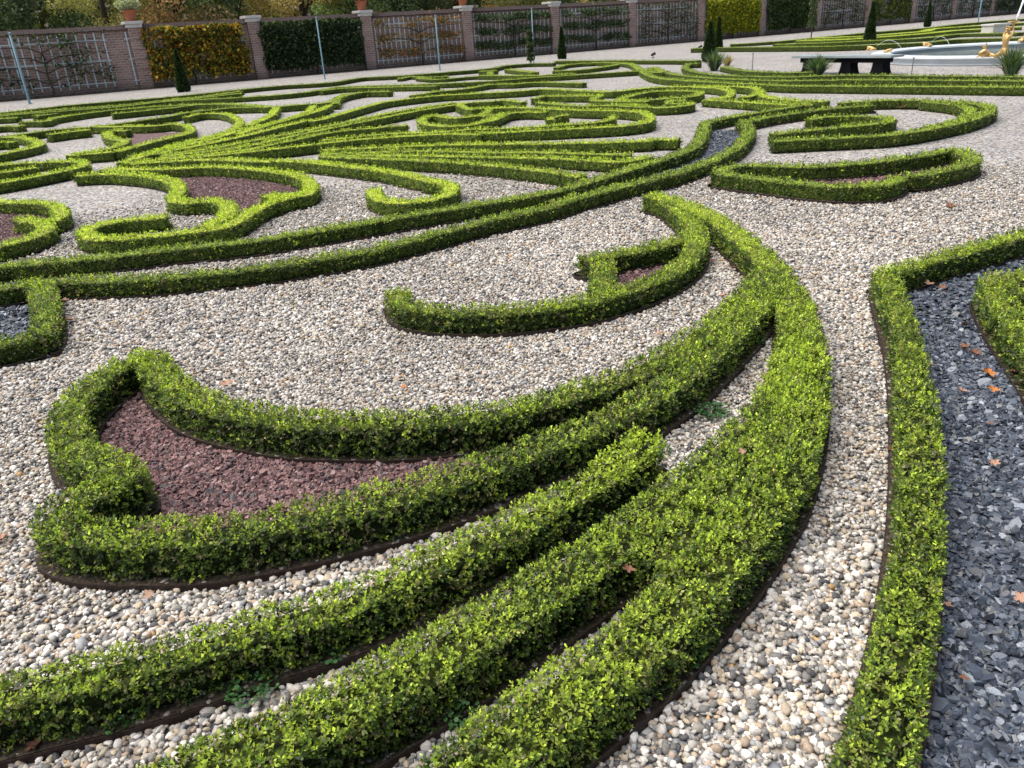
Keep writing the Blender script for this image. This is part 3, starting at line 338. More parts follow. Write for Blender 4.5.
def hedge(idx, label, tint, w, h, near, strokes):
    w = w + max(0., min(np.hypot(*strokes[0].mean(0)) - 14, 25)) * .0062
    Vs, Fs, Cs = [], [], []; nv = 0
    coreV, coreF, coreC = [], [], []; ncv = 0
    for si, C in enumerate(strokes):
        T, N = frames(C); seg = np.linalg.norm(np.diff(C, axis=0), axis=1); s = np.concatenate([[0], np.cumsum(seg)])
        dist = np.sqrt((C**2).sum(1) + 1.2)
        # --- solid mass inside the leaves
        n = len(C); ins = np.clip(.025 - (dist - 3.) * .0045, .007, .025)
        hcs = h - ins * 1.25 - .002 * si; wcs = w / 2 - ins
        ctop = MID + (LIME - MID) * (.12 + .62 * tint**1.5); csid = MID * (.36 + .42 * tint); clow = DARK * .7  # lit top, shaded sides and foot put into the colour, besides pale new growth
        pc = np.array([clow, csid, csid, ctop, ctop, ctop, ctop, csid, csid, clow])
        Cc = C.copy(); Cc[0] += T[0] * .025; Cc[-1] -= T[-1] * .025
        jit = bumps(C[:, 0], C[:, 1], C[:, 0] * 0) * .006
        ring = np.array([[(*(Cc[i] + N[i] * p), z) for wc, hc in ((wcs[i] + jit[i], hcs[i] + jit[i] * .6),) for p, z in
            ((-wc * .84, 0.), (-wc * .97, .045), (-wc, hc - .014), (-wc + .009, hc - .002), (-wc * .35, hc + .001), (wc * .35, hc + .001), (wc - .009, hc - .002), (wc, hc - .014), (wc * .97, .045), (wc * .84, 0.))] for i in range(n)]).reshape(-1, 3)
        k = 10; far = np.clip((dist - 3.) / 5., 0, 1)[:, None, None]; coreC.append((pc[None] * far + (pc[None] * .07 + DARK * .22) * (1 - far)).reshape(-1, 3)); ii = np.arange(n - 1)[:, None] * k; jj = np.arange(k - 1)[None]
        F = np.stack([ii + jj, ii + jj + 1, ii + jj + k + 1, ii + jj + k], -1).reshape(-1, 4)
        caps = []
        for base in (0, (n - 1) * k):
            for a in range(4): caps.append([base + a, base + a + 1, base + k - 2 - a, base + k - 1 - a])
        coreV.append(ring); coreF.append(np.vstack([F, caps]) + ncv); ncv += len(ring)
        # --- shoots
        per = 2 * h + w
        ls = np.clip(.0142 * (dist / 2.6)**.45, .013, .030)          # leaf length
        K0 = np.where(dist > 7, 5, 6)
        rho = 4000 * np.clip(2.6 / dist, 0, 1.35)**1.3     # shoots per m2
        den = rho * per; mid = (den[1:] + den[:-1]) / 2 * seg; cum = np.concatenate([[0], np.cumsum(mid)])
        ns = int(cum[-1]); 
        if ns < 10: ns = 10
        uu = np.interp(rng.random(ns) * cum[-1], cum, s)
        ends = []
        for e, sg in ((0, -1), (n - 1, 1)):
            ne = int(rho[e] * w * h); ends.append((e, sg, ne))
        px = np.interp(uu, s, C[:, 0]); py = np.interp(uu, s, C[:, 1])
        tx = np.interp(uu, s, N[:, 0]); ty = np.interp(uu, s, N[:, 1]); l = np.interp(uu, s, ls)
        q = rng.random(ns) * per
        off = np.where(q < h, -w / 2, np.where(q < h + w, q - h - w / 2, w / 2)); z = np.where(q < h, q, np.where(q < h + w, h, per - q))
        rr = .02
        ov = np.maximum(0, np.abs(off) - (w / 2 - rr)); oz = np.maximum(0, z - (h - rr))
        cornr = (ov > 0) & (oz > 0); ln = np.sqrt(ov**2 + oz**2) + 1e-9
        off = np.where(cornr, np.sign(off) * (w / 2 - rr + ov / ln * rr), off); z = np.where(cornr, h - rr + oz / ln * rr, z)
        nx = np.where(oz > 0, ov / (ln) * np.sign(off), np.sign(off) * (oz == 0)); nz = np.where(oz > 0, oz / ln, 0.)
        side = (z < h - rr).astype(float); off = off * (1 - .10 * side * (1 - z / h))     # slightly undercut at the foot
        Nn = np.stack([tx * nx, ty * nx, nz], 1); Pp = np.stack([px + tx * off, py + ty * off, z], 1)
        for e, sg, ne in ends:
            if ne < 1: continue
            o2 = (rng.random(ne) - .5) * w; z2 = rng.random(ne) * h
            cc = C[e]; Pe = np.stack([cc[0] + N[e, 0] * o2, cc[1] + N[e, 1] * o2, z2], 1)
            rd = np.minimum(.03, np.maximum(0, np.maximum(np.abs(o2) - (w / 2 - .03), z2 - (h - .03))))
            Pe[:, :2] -= T[e] * sg * (rd * .8)[:, None]
            Ne = np.tile(np.array([T[e, 0] * sg, T[e, 1] * sg, .15]), (ne, 1)); Ne[:, :2] += N[e] * (o2 / w)[:, None]
            Pp = np.vstack([Pp, Pe]); Nn = np.vstack([Nn, Ne]); l = np.concatenate([l, np.full(ne, ls[e])])
        Nn = nrm(Nn + 1e-6); m = len(Pp)
        b = bumps(Pp[:, 0], Pp[:, 1], Pp[:, 2]); b2 = bumps(Pp[:, 0] + 5, Pp[:, 1] - 3, Pp[:, 2], 2.3)
        big_ = bumps(Pp[:, 0] + 9, Pp[:, 1] + 4, Pp[:, 2] * 0, .22)
        wob = bumps(Pp[:, 0] * .5 + 3, Pp[:, 1] * .5, Pp[:, 2] * .2, .5); out = wob * .009 + b * .011 + b2 * .006 + (rng.random(m)**2 * .014 - .008) - (rng.random(m) < .3) * rng.random(m) * .02 + big_ * .008 * Nn[:, 2]
        out = out * (.55 + .45 * np.clip(3.5 / np.hypot(Pp[:, 0], Pp[:, 1]), 0, 1)); Pp = Pp + Nn * out[:, None]; Pp[:, 2] = np.maximum(Pp[:, 2], .012)
        if idx == 3: Pp[:, 2] *= 1 + .38 * rng.random(m)**.7 * np.exp(-np.hypot(Pp[:, 0] - C[0, 0], Pp[:, 1] - C[0, 1]) / .35)
        ax = nrm(Nn * 1. + np.array([0, 0, .55]) + rng.normal(0, .42, (m, 3)))
        rad = nrm(np.cross(ax, rng.normal(0, 1, (m, 3)))); bit = np.cross(ax, rad)
        # shoot colour
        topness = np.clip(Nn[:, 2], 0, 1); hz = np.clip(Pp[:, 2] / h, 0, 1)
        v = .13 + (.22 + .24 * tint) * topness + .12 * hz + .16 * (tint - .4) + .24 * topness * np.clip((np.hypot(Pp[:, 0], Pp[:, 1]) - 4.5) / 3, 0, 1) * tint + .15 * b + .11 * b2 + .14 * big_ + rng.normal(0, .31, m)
        if idx == 3: v += 1.0 * np.exp(-np.hypot(Pp[:, 0] - C[0, 0], Pp[:, 1] - C[0, 1]) / .3) * hz
        v += (rng.random(m) < .05 + .06 * topness) * .35
        v = np.clip(v, 0, 1)
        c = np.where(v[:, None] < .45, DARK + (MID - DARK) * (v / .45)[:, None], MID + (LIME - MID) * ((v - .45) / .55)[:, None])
        br = rng.random(m) < (.10 + .14 * (1 - tint)) * (1 - .3 * topness) + np.clip(.35 * (bumps(Pp[:, 0] - 2, Pp[:, 1] + 7, Pp[:, 2] * .3, .35) - .15), 0, .3)
        c = np.where(br[:, None], c * .45 + BRONZE * (.4 + .7 * rng.random(m))[:, None], c)
        K = 6; th = np.radians([82, 72, 60, 50, 36, 22])
        for k in range(K):
            keep = np.ones(m, bool)
            if k == 1 or k == 3: keep = rng.random(m) < .85
            phi = k * 2.6 + rng.normal(0, .3, m); dr = rad * np.cos(phi)[:, None] + bit * np.sin(phi)[:, None]
            a = th[k] + rng.normal(0, .22, m); D = nrm(ax * np.cos(a)[:, None] + dr * np.sin(a)[:, None])
            S = nrm(np.cross(ax, D) + rng.normal(0, .25, (m, 3)))
            Bp = Pp + ax * ((k - 2.8) * .26 * l)[:, None]
            sc = (1.1 - .09 * k) * rng.uniform(.62, 1.3, m)
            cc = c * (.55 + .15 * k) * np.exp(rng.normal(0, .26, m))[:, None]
            shine = rng.random(m) < .02; cc = np.where(shine[:, None], cc * .5 + .12, cc)
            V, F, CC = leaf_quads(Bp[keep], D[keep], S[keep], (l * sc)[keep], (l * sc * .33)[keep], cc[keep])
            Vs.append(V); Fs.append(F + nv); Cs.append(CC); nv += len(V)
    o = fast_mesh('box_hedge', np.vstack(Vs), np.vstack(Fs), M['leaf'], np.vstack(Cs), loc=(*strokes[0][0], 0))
    tag(o, label, 'hedge', 'clipped box hedges of the parterre')
    cobj = fast_mesh('inner_mass', np.vstack(coreV), np.vstack(coreF), M['core_leafy'], np.vstack(coreC), loc=(*strokes[0][0], 0), parent=o)
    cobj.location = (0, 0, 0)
    return nv // 4
tot = 0
for i, (h, st) in enumerate(zip(HEDGES, HS)): tot += hedge(i, *h[:5], st)
print('hedge leaves', tot)

# ------------------------------------------------------------------ ground
bm = bmesh.new(); S = 900
vs = [bm.verts.new(p) for p in ((-S, -40, 0), (S, -40, 0), (S, 1500, 0), (-S, 1500, 0))]; bm.faces.new(vs)
tag(bm_obj('ground', bm, M['gravel']), kind='structure')
def sheet(name, polys, mat, z):
    bm = bmesh.new()
    for i, p in enumerate(polys):
        f_ = bm.faces.new([bm.verts.new((x, y, z + (i % 4) * .0)) for x, y in p])
        bmesh.ops.triangulate(bm, faces=[f_])
    return tag(bm_obj(name, bm, mat), kind='structure')
sheet('purple_stone_bed', POLY['purple'], M['purple'], .004)
sheet('slate_bed', POLY['slate'], M['slate_g'], .004)
# soil under and beside every hedge
bm = bmesh.new(); q = 0
for h, st in zip(HEDGES, HS):
    for C in st:
        T, N = frames(C); z = .0085 + (q % 11) * .0024; q += 1
        hw = h[2] / 2 + (.015 if h[4] else .010)
        a = [bm.verts.new((*(C[i] + N[i] * hw), z)) for i in range(len(C))]; b = [bm.verts.new((*(C[i] - N[i] * hw), z)) for i in range(len(C))]
        for i in range(len(C) - 1): bm.faces.new((a[i], a[i + 1], b[i + 1], b[i]))
tag(bm_obj('soil', bm, M['soil']), kind='structure')

# steel edging round the near beds
near_ids = [i for i, h in enumerate(HEDGES) if h[4]]
EDG_LABEL = {0: 'rusty steel edging along the foot of the broad forking hedge', 1: 'rusty steel edging under the crescent hedge with the curled tip',
 2: 'rusty steel edging framing the leaf shaped hedge and its purple stone bed', 3: 'rusty steel edging along the slim hedge between the gravel strips',
 4: 'dark steel edging between gravel path, cornered hedge and slate bed', 5: 'dark steel edging of the hedge at the right photo border',
 6: 'thin steel edging under the lower of the two parallel hedges', 7: 'thin steel edging under the upper of the two parallel hedges', 8: 'thin steel edging under the leaf ring hedge at upper right'}
for i in near_ids:
    h, st = HEDGES[i], HS[i]; hw = h[2] / 2 + .016; bm = bmesh.new(); t = .0022
    eh = .027
    for si, C in enumerate(st):
        T, N = frames(C)
        others = [c for k, c in enumerate(st) if k != si]
        # loop round the line: one side, end, other side, end
        L1 = [C[k] + N[k] * hw for k in range(len(C))]; L2 = [C[k] - N[k] * hw for k in range(len(C))][::-1]
        e1 = [C[-1] + T[-1] * .05 * math.sin(a) + N[-1] * hw * math.cos(a) for a in (R(35), R(65), R(90), R(115), R(145))]
        e0 = [C[0] - T[0] * .05 * math.sin(a) - N[0] * hw * math.cos(a) for a in (R(35), R(65), R(90), R(115), R(145))]
        loop = np.array(L1 + e1 + L2 + e0 + [L1[0]])
        alld = np.min([dist_to_lines(loop, [c]) - HEDGES[kk][2] / 2 for kk in near_ids for k2, c in enumerate(HS[kk]) if not (kk == i and k2 == si)] + [np.full(len(loop), 9.)], axis=0)
        own = dist_to_lines(loop, [C])
        keep = (alld > .014) & (own > .04)
        for k in range(len(loop) - 1):
            if not (keep[k] and keep[k + 1]): continue
            a, b = loop[k], loop[k + 1]; dv = b - a; nn = np.array([dv[1], -dv[0]]) / (np.linalg.norm(dv) + 1e-9) * t
            q = [bm.verts.new((*(p + sgn * nn), z)) for p in (a, b) for sgn in (1, -1) for z in (0, eh)]
            # a+0 a+h a-0 a-h b+0 b+h b-0 b-h
            bm.faces.new((q[0], q[4], q[5], q[1])); bm.faces.new((q[2], q[3], q[7], q[6])); bm.faces.new((q[1], q[5], q[7], q[3]))
    bmesh.ops.remove_doubles(bm, verts=bm.verts[:], dist=.0004)
    tag(bm_obj('steel_edging', bm, M['steel']), EDG_LABEL[i], 'edging')

# ------------------------------------------------------------------ loose stones
def ico(sub):
    bm = bmesh.new(); bmesh.ops.create_icosphere(bm, subdivisions=sub, radius=1); bm.verts.ensure_lookup_table()
    V = np.array([v.co[:] for v in bm.verts]); F = np.array([[v.index for v in f_.verts] for f_ in bm.faces]); bm.free(); return V, F
def cube_chip():
    V = np.array([(x, y, z) for z in (-1, 1) for x, y in ((-1, -.75), (-.1, -1.05), (1, -.6), (.85, .7), (0, 1), (-.9, .65))], float)
    V[6:, :2] *= .82
    F = [[0, 5, 4, 3], [0, 3, 2, 1], [6, 7, 8, 9], [6, 9, 10, 11]] + [[i, (i + 1) % 6, (i + 1) % 6 + 6, i + 6] for i in range(6)]
    return V, np.array(F)
def stones(name, P, size, flat, cols, ps, mat, base, smooth, z0, tilt, jitter=.18, kind_label=None):
    n = len(P); V0, F0 = base; nv = len(V0)
    a = size * np.exp(rng.normal(0, .26, n)) * 1.08; b = a * rng.uniform(.55, .95, n); c = a * rng.uniform(*flat, n)
    V = V0[None] * (1 + rng.normal(0, jitter, (n, nv, 1))); V = V + rng.normal(0, jitter * .6, (n, nv, 3)); V = V * np.stack([a, b, c], 1)[:, None]
    t1 = rng.normal(0, tilt, n); t2 = rng.normal(0, tilt, n); yaw = rng.random(n) * 6.283
    def rot(V, ang, i, j):
        cs, sn = np.cos(ang)[:, None], np.sin(ang)[:, None]; x, y = V[:, :, i].copy(), V[:, :, j].copy()
        V[:, :, i] = x * cs - y * sn; V[:, :, j] = x * sn + y * cs
    rot(V, t1, 0, 2); rot(V, t2, 1, 2); rot(V, yaw, 0, 1)
    V[:, :, 0] += P[:, 0:1]; V[:, :, 1] += P[:, 1:2]; V[:, :, 2] += (z0 + c * .55 + rng.random(n) * size * .75)[:, None]
    ci = rng.choice(len(cols), n, p=np.array(ps) / sum(ps)); C = np.array(cols)[ci] * (rng.uniform(.8, 1.18, n) * (1 + .13 * bumps(P[:, 0] * .12, P[:, 1] * .12, P[:, 0] * 0) + .06 * bumps(P[:, 0] * .5, P[:, 1] * .5, P[:, 0] * 0)))[:, None]
    F = (F0[None] + (np.arange(n) * nv)[:, None, None]).reshape(-1, F0.shape[1])
    return fast_mesh(name, V.reshape(-1, 3), F, mat, np.repeat(C, nv, axis=0), smooth)
all_lines = [(c[(np.hypot(c[:, 0], c[:, 1]) < 11)], HEDGES[i][2] / 2 + (.015 if HEDGES[i][4] else .008), HEDGES[i][4]) for i in range(len(HEDGES)) for c in HS[i]]; all_lines = [q for q in all_lines if len(q[0]) > 1]
def foot_dist(P, only_near=False):
    D = np.full(len(P), 9.)
    for c, hw, e in all_lines:
        if only_near and not e: continue
        bb = (P[:, 0] > c[:, 0].min() - .3) & (P[:, 0] < c[:, 0].max() + .3) & (P[:, 1] > c[:, 1].min() - .3) & (P[:, 1] < c[:, 1].max() + .3)
        if bb.any(): D[bb] = np.minimum(D[bb], dist_to_lines(P[bb], [c]) - hw)
    return D
def scatter(n, d0, d1):
    """points in the visible wedge between two distances, with room for a side step"""
    rr = np.sqrt(rng.random(n) * (d1**2 - d0**2) + d0**2); an = (rng.random(n) - .5) * 2 * (R(62) if d1 < 5 else R(43))
    return np.stack([rr * np.sin(an), rr * np.cos(an)], 1)
wedge = lambda a, b: (R(62) if b < 5 else R(43)) * (b * b - a * a)
pur = np.zeros(0)
def zone(P):
    z = np.zeros(len(P), int)
    for p in POLY['purple']: z[in_poly(P, p)] = 1
    for p in POLY['slate']: z[in_poly(P, p)] = 2
    dl = foot_dist(P); z[dl < .004] = 3
    return z
bands = [(1.0, 2.5, 6800, 2, .90), (2.5, 4.6, 6600, 1, .86), (4.6, 10.5, 4300, 1, 1.03)]
for bi, (a, b, den, sub, k) in enumerate(bands):
    P = scatter(int(wedge(a, b) * den), a, b); dd_ = np.hypot(P[:, 0], P[:, 1]); P = P[rng.random(len(P)) < np.clip((10.5 - dd_) / 4.5, 0, 1)]; z = zone(P)
    base = ico(sub)
    nm = ['gravel', 'gravel', 'gravel'][bi]
    o = stones(nm, P[z == 0], .0098 * k, (.4, .75), GRAV, GRAVP, M['stone'], base, True, .000, .35, .10 if sub == 2 else .14); tag(o, kind='stuff', label='loose white and grey gravel stones', cat='gravel')
    if bi == 2:
        P2 = scatter(int(wedge(a, 14.5) * 2300), a, 14.5); P = np.vstack([P[z == 0], P2]); z2 = zone(P2); z2[z2 == 0] = 9; z = np.concatenate([np.zeros(len(P) - len(P2), int), z2])
    if (z == 1).sum():
        o = stones('purple_chips', P[z == 1], .0090 * k, (.4, .7), PURP, PURPP, M['chip'], cube_chip(), False, .005, .5, .16); tag(o, kind='stuff', label='loose purple stone chips filling the bed', cat='stone chips')
    if (z == 2).sum():
        Q = P[z == 2]; Q = Q[rng.random(len(Q)) < .75]
        o = stones('slate_chips', Q, .0128 * k, (.14, .34), SLAT, SLATP, M['slate'], cube_chip(), False, .004, .48, .12); tag(o, kind='stuff', label='loose blue grey slate pieces', cat='slate')
# few pebbles spilled on the soil strips
P = scatter(13000, 1., 4.); dl = foot_dist(P, True); P = P[(dl < -.002) & (dl > -.05)]
P = P[rng.random(len(P)) < .4]
o = stones('spilled_pebbles', P, .0062, (.4, .7), [tuple(x * .6 for x in c) for c in GRAV], GRAVP, M['stone'], ico(1), True, .006, .4, .12); tag(o, kind='stuff', label='scattered pebbles on the soil beside the edging', cat='pebbles')

# ------------------------------------------------------------------ fallen leaves
LF = plain('dead_leaf', (.22, .10, .055), .7, var=.35, scale=45, bump=.4); LO = plain('orange_leaf', (.50, .18, .035), .6, var=.25, scale=45, bump=.3)
LP = plain('pale_leaf', (.42, .25, .17), .7, var=.3, scale=45, bump=.3)
def maple(size, mat, x, y, z, lab):
    bm = bmesh.new(); n = 40; c = bm.verts.new((0, 0, .012 * random.random() + .004)); ring = []
    tw = random.uniform(-.4, .4)
    for k in range(n):
        a = 2 * math.pi * k / n; lobe = abs(math.cos(2.5 * (a - math.pi / 2))); rr = size * (.5 + .5 * lobe**1.2) * (1 + .08 * math.sin(a * 3 + x * 40)) * (1 - .25 * (math.sin(a) < -.6)) * (1 + .10 * math.sin(a * 19))
        X, Y = rr * math.cos(a), rr * math.sin(a); ring.append(bm.verts.new((X, Y, .006 + abs(X) * .35 * random.uniform(.4, 1) + tw * Y * .4 + size * .5)))
    for k in range(n): bm.faces.new((c, ring[k], ring[(k + 1) % n]))
    tube(bm, [(0, -size * .3, .01), (size * .1, -size * 1., .016)], .0012, 5)
    o = bm_obj('fallen_leaf', bm, mat, smooth=True); o.location = (x, y, z); o.rotation_euler = (random.uniform(-.3, .3), random.uniform(-.3, .3), random.uniform(0, 6.28))
    tag(o, lab, 'leaf', 'fallen leaves lying in the parterre')
for x, y, z, s, k, lab in LEAVES: maple(s, (LF, LO, LP)[k], x, y, z, lab)

# ------------------------------------------------------------------ weeds
for x, y, z, rad, n, lab in WEEDS:
    n = int(n); an = rng.random(n) * 6.283; rr = rad * np.sqrt(rng.random(n)); hh = rng.random(n) * .045 * (1 - .5 * rr / rad) + .012
    B = np.stack([x + rr * np.cos(an), y + rr * np.sin(an), z + hh], 1); D = nrm(np.stack([np.cos(an), np.sin(an), rng.uniform(-.2, .5, n)], 1) + rng.normal(0, .4, (n, 3)))
    S = nrm(np.cross(D, np.array([[0, 0, 1.]]) + rng.normal(0, .3, (n, 3)))); L = rng.uniform(.009, .016, n)
    cc = np.array([(.06, .15, .04)]) * rng.uniform(.6, 1.6, n)[:, None] + np.array([(.01, .02, .02)])
    # round leaves: hexagons
    V = []
    for a in range(6):
        t = 2 * math.pi * a / 6; V.append(B + D * (L * (.5 - .5 * math.cos(t)))[:, None] + S * (L * .5 * math.sin(t))[:, None])
    V = np.stack(V, 1).reshape(-1, 3); F = np.arange(n * 6).reshape(n, 6)
    o = fast_mesh('weed_clump', V, F, M['leaf'], np.repeat(cc, 6, axis=0), loc=(x, y, z)); tag(o, lab, 'weed', 'weeds growing at the hedge feet')
    bm = bmesh.new()
    for i in range(0, n, 3): tube(bm, [(rr[i] * .4 * math.cos(an[i]), rr[i] * .4 * math.sin(an[i]), 0), (B[i, 0] - x, B[i, 1] - y, B[i, 2] - z)], .0009, 4, False)
    bm_obj('stem', bm, M['core'], o)

# ------------------------------------------------------------------ garden wall
WA = math.atan2(.534, .846); WX, WY = -6.17, 43.8; SP = 5.81
wt = NT('brickwork'); tc = wt.n('TexCoord').outputs['Object']; sx = wt.n('SeparateXYZ', {0: tc}); xy = wt.n('Math', {0: sx.outputs[0], 1: sx.outputs[1]}, operation='ADD').outputs[0]
vv = wt.n('CombineXYZ', {0: xy, 1: sx.outputs[2]}).outputs[0]
br = wt.n('TexBrick', {'Vector': vv, 'Color1': (.22, .11, .09, 1), 'Color2': (.40, .235, .19, 1), 'Mortar': (.44, .40, .37, 1), 'Scale': 1., 'Mortar Size': .014, 'Brick Width': .27, 'Row Height': .10, 'Bias': -.1})
nz = wt.n('TexNoise', {'Vector': tc, 'Scale': 1.3, 'Detail': 6.}); c = mix(wt, .28, br.outputs['Color'], wt.ramp(nz.outputs[0], [(.3, (.18, .14, .13)), (.5, (.36, .28, .25)), (.7, (.52, .45, .42))]))
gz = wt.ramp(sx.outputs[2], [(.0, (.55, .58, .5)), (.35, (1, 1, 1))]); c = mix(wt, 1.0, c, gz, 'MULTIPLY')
bp = wt.n('Bump', {'Strength': .5, 'Distance': .01, 'Height': br.outputs['Fac'], 'Normal': (0, 0, 0)}); bp.invert = True
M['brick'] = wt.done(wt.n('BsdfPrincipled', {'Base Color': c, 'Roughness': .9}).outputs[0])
M['coping'] = plain('dark_tile', (.045, .028, .027), .85, var=.35, scale=3, bump=.5, bscale=14)
wall = empty('garden_wall', (WX, WY, 0), WA); tag(wall, 'long old brick garden wall with pillars and dark tiled coping behind the parterre', 'wall')
K0_, K1_ = -5, 14; X0, X1 = K0_ * SP, K1_ * SP
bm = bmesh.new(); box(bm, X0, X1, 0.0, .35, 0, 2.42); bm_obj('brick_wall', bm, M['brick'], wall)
bm = bmesh.new()
for k in range(int((X1 - X0) / .22)):
    x = X0 + k * .22; j = random.uniform(-.008, .008)
    vs = [bm.verts.new(p) for p in ((x, -.09, 2.424 + j), (x + .212, -.09, 2.424 + j), (x + .212, .175, 2.60 + j), (x, .175, 2.60 + j), (x, .44, 2.424 + j), (x + .212, .44, 2.424 + j), (x, -.09, 2.385 + j), (x + .212, -.09, 2.385 + j), (x + .212, .44, 2.385 + j), (x, .44, 2.385 + j))]
    for q in ((0, 1, 2, 3), (3, 2, 5, 4), (6, 7, 1, 0), (4, 5, 8, 9), (6, 0, 3, 4, 9), (7, 8, 5, 2, 1)): bm.faces.new([vs[i] for i in q])
bm_obj('coping', bm, M['coping'], wall)
for k in range(K0_, K1_ + 1):
    x = k * SP + (.85 if k == -2 else .2 if k == -1 else 0); bm = bmesh.new(); box(bm, x - .27, x + .27, -.2, .52, 0, 2.46); p = bm_obj('pillar', bm, M['brick'], wall)
    bm = bmesh.new(); box(bm, x - .32, x + .32, -.25, .57, 2.463, 2.60, .015); box(bm, x - .37, x + .37, -.30, .62, 2.602, 2.73, .02); bm_obj('stone_cap', bm, M['cap'], p)
def wp(x, y, z=0):   # wall frame -> world
    return Vector((WX + x * math.cos(WA) - y * math.sin(WA), WY + x * math.sin(WA) + y * math.cos(WA), z))
bm = bmesh.new(); q = [wp(X0, -.75, .005), wp(X1, -.75, .005), wp(X1, 0, .005), wp(X0, 0, .005)]; bm.faces.new([bm.verts.new(v) for v in q]); tag(bm_obj('wall_border_soil', bm, M['soil']), kind='structure')

# trellis panels, one per bay
def trellis(k, label):
    root = empty('trellis', wp(k * SP + SP / 2, -.06), WA); tag(root, label, 'trellis', 'blue grey trellis panels fixed to the wall')
    W2 = SP / 2 - .45
    bm = bmesh.new(); n = 15 if k == -3 else 19
    for i in range(n):
        x = -W2 + 2 * W2 * i / (n - 1); box(bm, x - .027, x + .027, -.03, -.012, .22 + random.uniform(-.02, .02), 2.33 + random.uniform(-.02, .02))
    bm_obj('upright_lath', bm, M['trellis'], root)
    bm = bmesh.new()
    for z in (.38, 1.25, 2.05): box(bm, -W2 - .1, W2 + .1, -.055, -.032, z - .022, z + .022)
    bm_obj('cross_rail', bm, M['trellis'], root)
TL = {-3: 'trellis panel with bare laths at the left photo edge, left of the potted pillar', -2: 'trellis panel under the yellow orange vine',
 -1: 'trellis panel behind the dense dark green climber'}
BAYN = ['sparse left espalier', 'yellow vine', 'dark green climber', 'orange brown espalier', 'first tiered espalier', 'second tiered espalier', 'bare vertical branches', 'bright yellow climber', 'dense green climber past the yellow one', 'bare branches behind the ivy clad post', 'patchy green climber', 'bare shoots past the slim yew', 'open trellis near the last post', 'far right bay']
for b in range(-3, 12):
    nm = BAYN[b + 3] if 0 <= b + 3 < len(BAYN) else 'outermost bay beyond the fountain'
    trellis(b, 'trellis panel in the bay of the ' + nm if b + 3 != 13 else 'blue grey wooden trellis panel in the far right bay of the wall')

def leaf_cloud(P, Nn, size, pal, pp, sd=.5, var=.25):
    n = len(P); D = nrm(Nn * .5 + rng.normal(0, sd, (n, 3))); S = nrm(np.cross(D, rng.normal(0, 1, (n, 3))))
    L = size * rng.uniform(.7, 1.3, n); ci = rng.choice(len(pal), n, p=np.array(pp) / sum(pp)); c = np.array(pal)[ci] * rng.uniform(1 - var, 1 + var, n)[:, None]
    return leaf_quads(P, D, S, L, L * .38, c)
def climber(k, label, n, pal, pp, cover=1., tiers=0, size=.13, z0=.35, z1=2.4, xa=-1., xb=1., name='espalier', dens=None):
    root = empty(name, wp(k * SP + SP / 2, -.35), WA); tag(root, label, 'climbing plant', 'espaliers and climbers trained on the wall')
    W2 = SP / 2 - .4; X = rng.uniform(xa * W2, xb * W2, n); Z = rng.uniform(z0, z1, n); Y = rng.normal(.14, .05, n) - rng.random(n)**2 * .16 - .10 * bumps(X * .12 + k, Z * .14, X * 0)
    X = X + .14 * bumps(Z * .2, X * 0, X * 0 + k); Z = Z + .10 * bumps(X * .15 + k, X * 0, X * 0)
    keep = (bumps(X * .13, Z * .2, Y * 0 + k) + rng.normal(0, .25, n)) < (cover * 1.5 - .5)
    if tiers:
        tz = z0 + (z1 - z0) * (np.floor((Z - z0) / (z1 - z0) * tiers) + .5) / tiers; Z = tz + (Z - tz) * .55 + bumps(X * .2, tz, 0) * .06
    P = np.stack([X, Y, Z], 1)[keep]; V, F, C = leaf_cloud(P, np.tile([0, -1., .2], (len(P), 1)), size, pal, pp)
    # trunk and limbs
    bm = bmesh.new(); tube(bm, [(0, .12, 0), (.04, .14, .3), (-.02, .16, .8), (.03, .16, 1.5), (0, .17, 2.2)], [.06, .05, .042, .03, .012], 7)
    for i in range(max(3, tiers or 4)):
        z = .5 + i * 1.6 / max(3, tiers or 4)
        for sgn in (-1, 1): tube(bm, [(0, .15, z), (sgn * .5, .16, z + .22), (sgn * W2 * .55, .16, z + .28 + random.uniform(-.05, .05)), (sgn * W2 * .95, .15, z + .33)], [.03, .025, .018, .008], 6)
    bm_obj('trunk', bm, M['trunk'], root)
    o = fast_mesh('foliage', V, F, M['tree_leaf'], C, parent=root)
YEL = [(.58, .42, .06), (.60, .27, .06), (.34, .34, .05), (.12, .16, .03), (.30, .10, .05), (.05, .07, .02)]
DKG = [(.045, .08, .032), (.08, .13, .05), (.025, .042, .02), (.17, .22, .10)]
ORB = [(.22, .15, .05), (.32, .15, .05), (.14, .13, .04), (.10, .06, .03)]
BYL = [(.48, .44, .03), (.34, .38, .03), (.16, .25, .03), (.08, .13, .02)]
climber(-3, 'sparse dark green espalier on the open trellis at far left', 1700, DKG, [4, 3, 2, .6], .3, 0, .13)
climber(-2, 'dense vine with yellow and orange autumn leaves covering its bay', 8200, YEL, [4, 1.8, 2.4, 3., .5, 3.4], .60, 0, .16, xa=-.72)
climber(-1, 'dense dark green climber filling the whole bay beside the tall post', 9500, DKG, [4, 3, 4, .8], .95, 0, .13)
climber(0, 'half bare espalier with orange brown leaves and crooked trunk', 2600, [(.32, .22, .08), (.42, .2, .07), (.2, .19, .06), (.14, .09, .04)], [3, 3, 3, 2], .4, 3, .12)
climber(1, 'dark green espalier in three loose tiers, left of the thin standard shrub', 3600, DKG, [3, 4, 1, .8], .6, 3, .12)
climber(2, 'thin dark green espalier in tiers with the trellis showing, behind the small cone yew', 3300, DKG, [3, 4, 1, .8], .55, 3, .12)
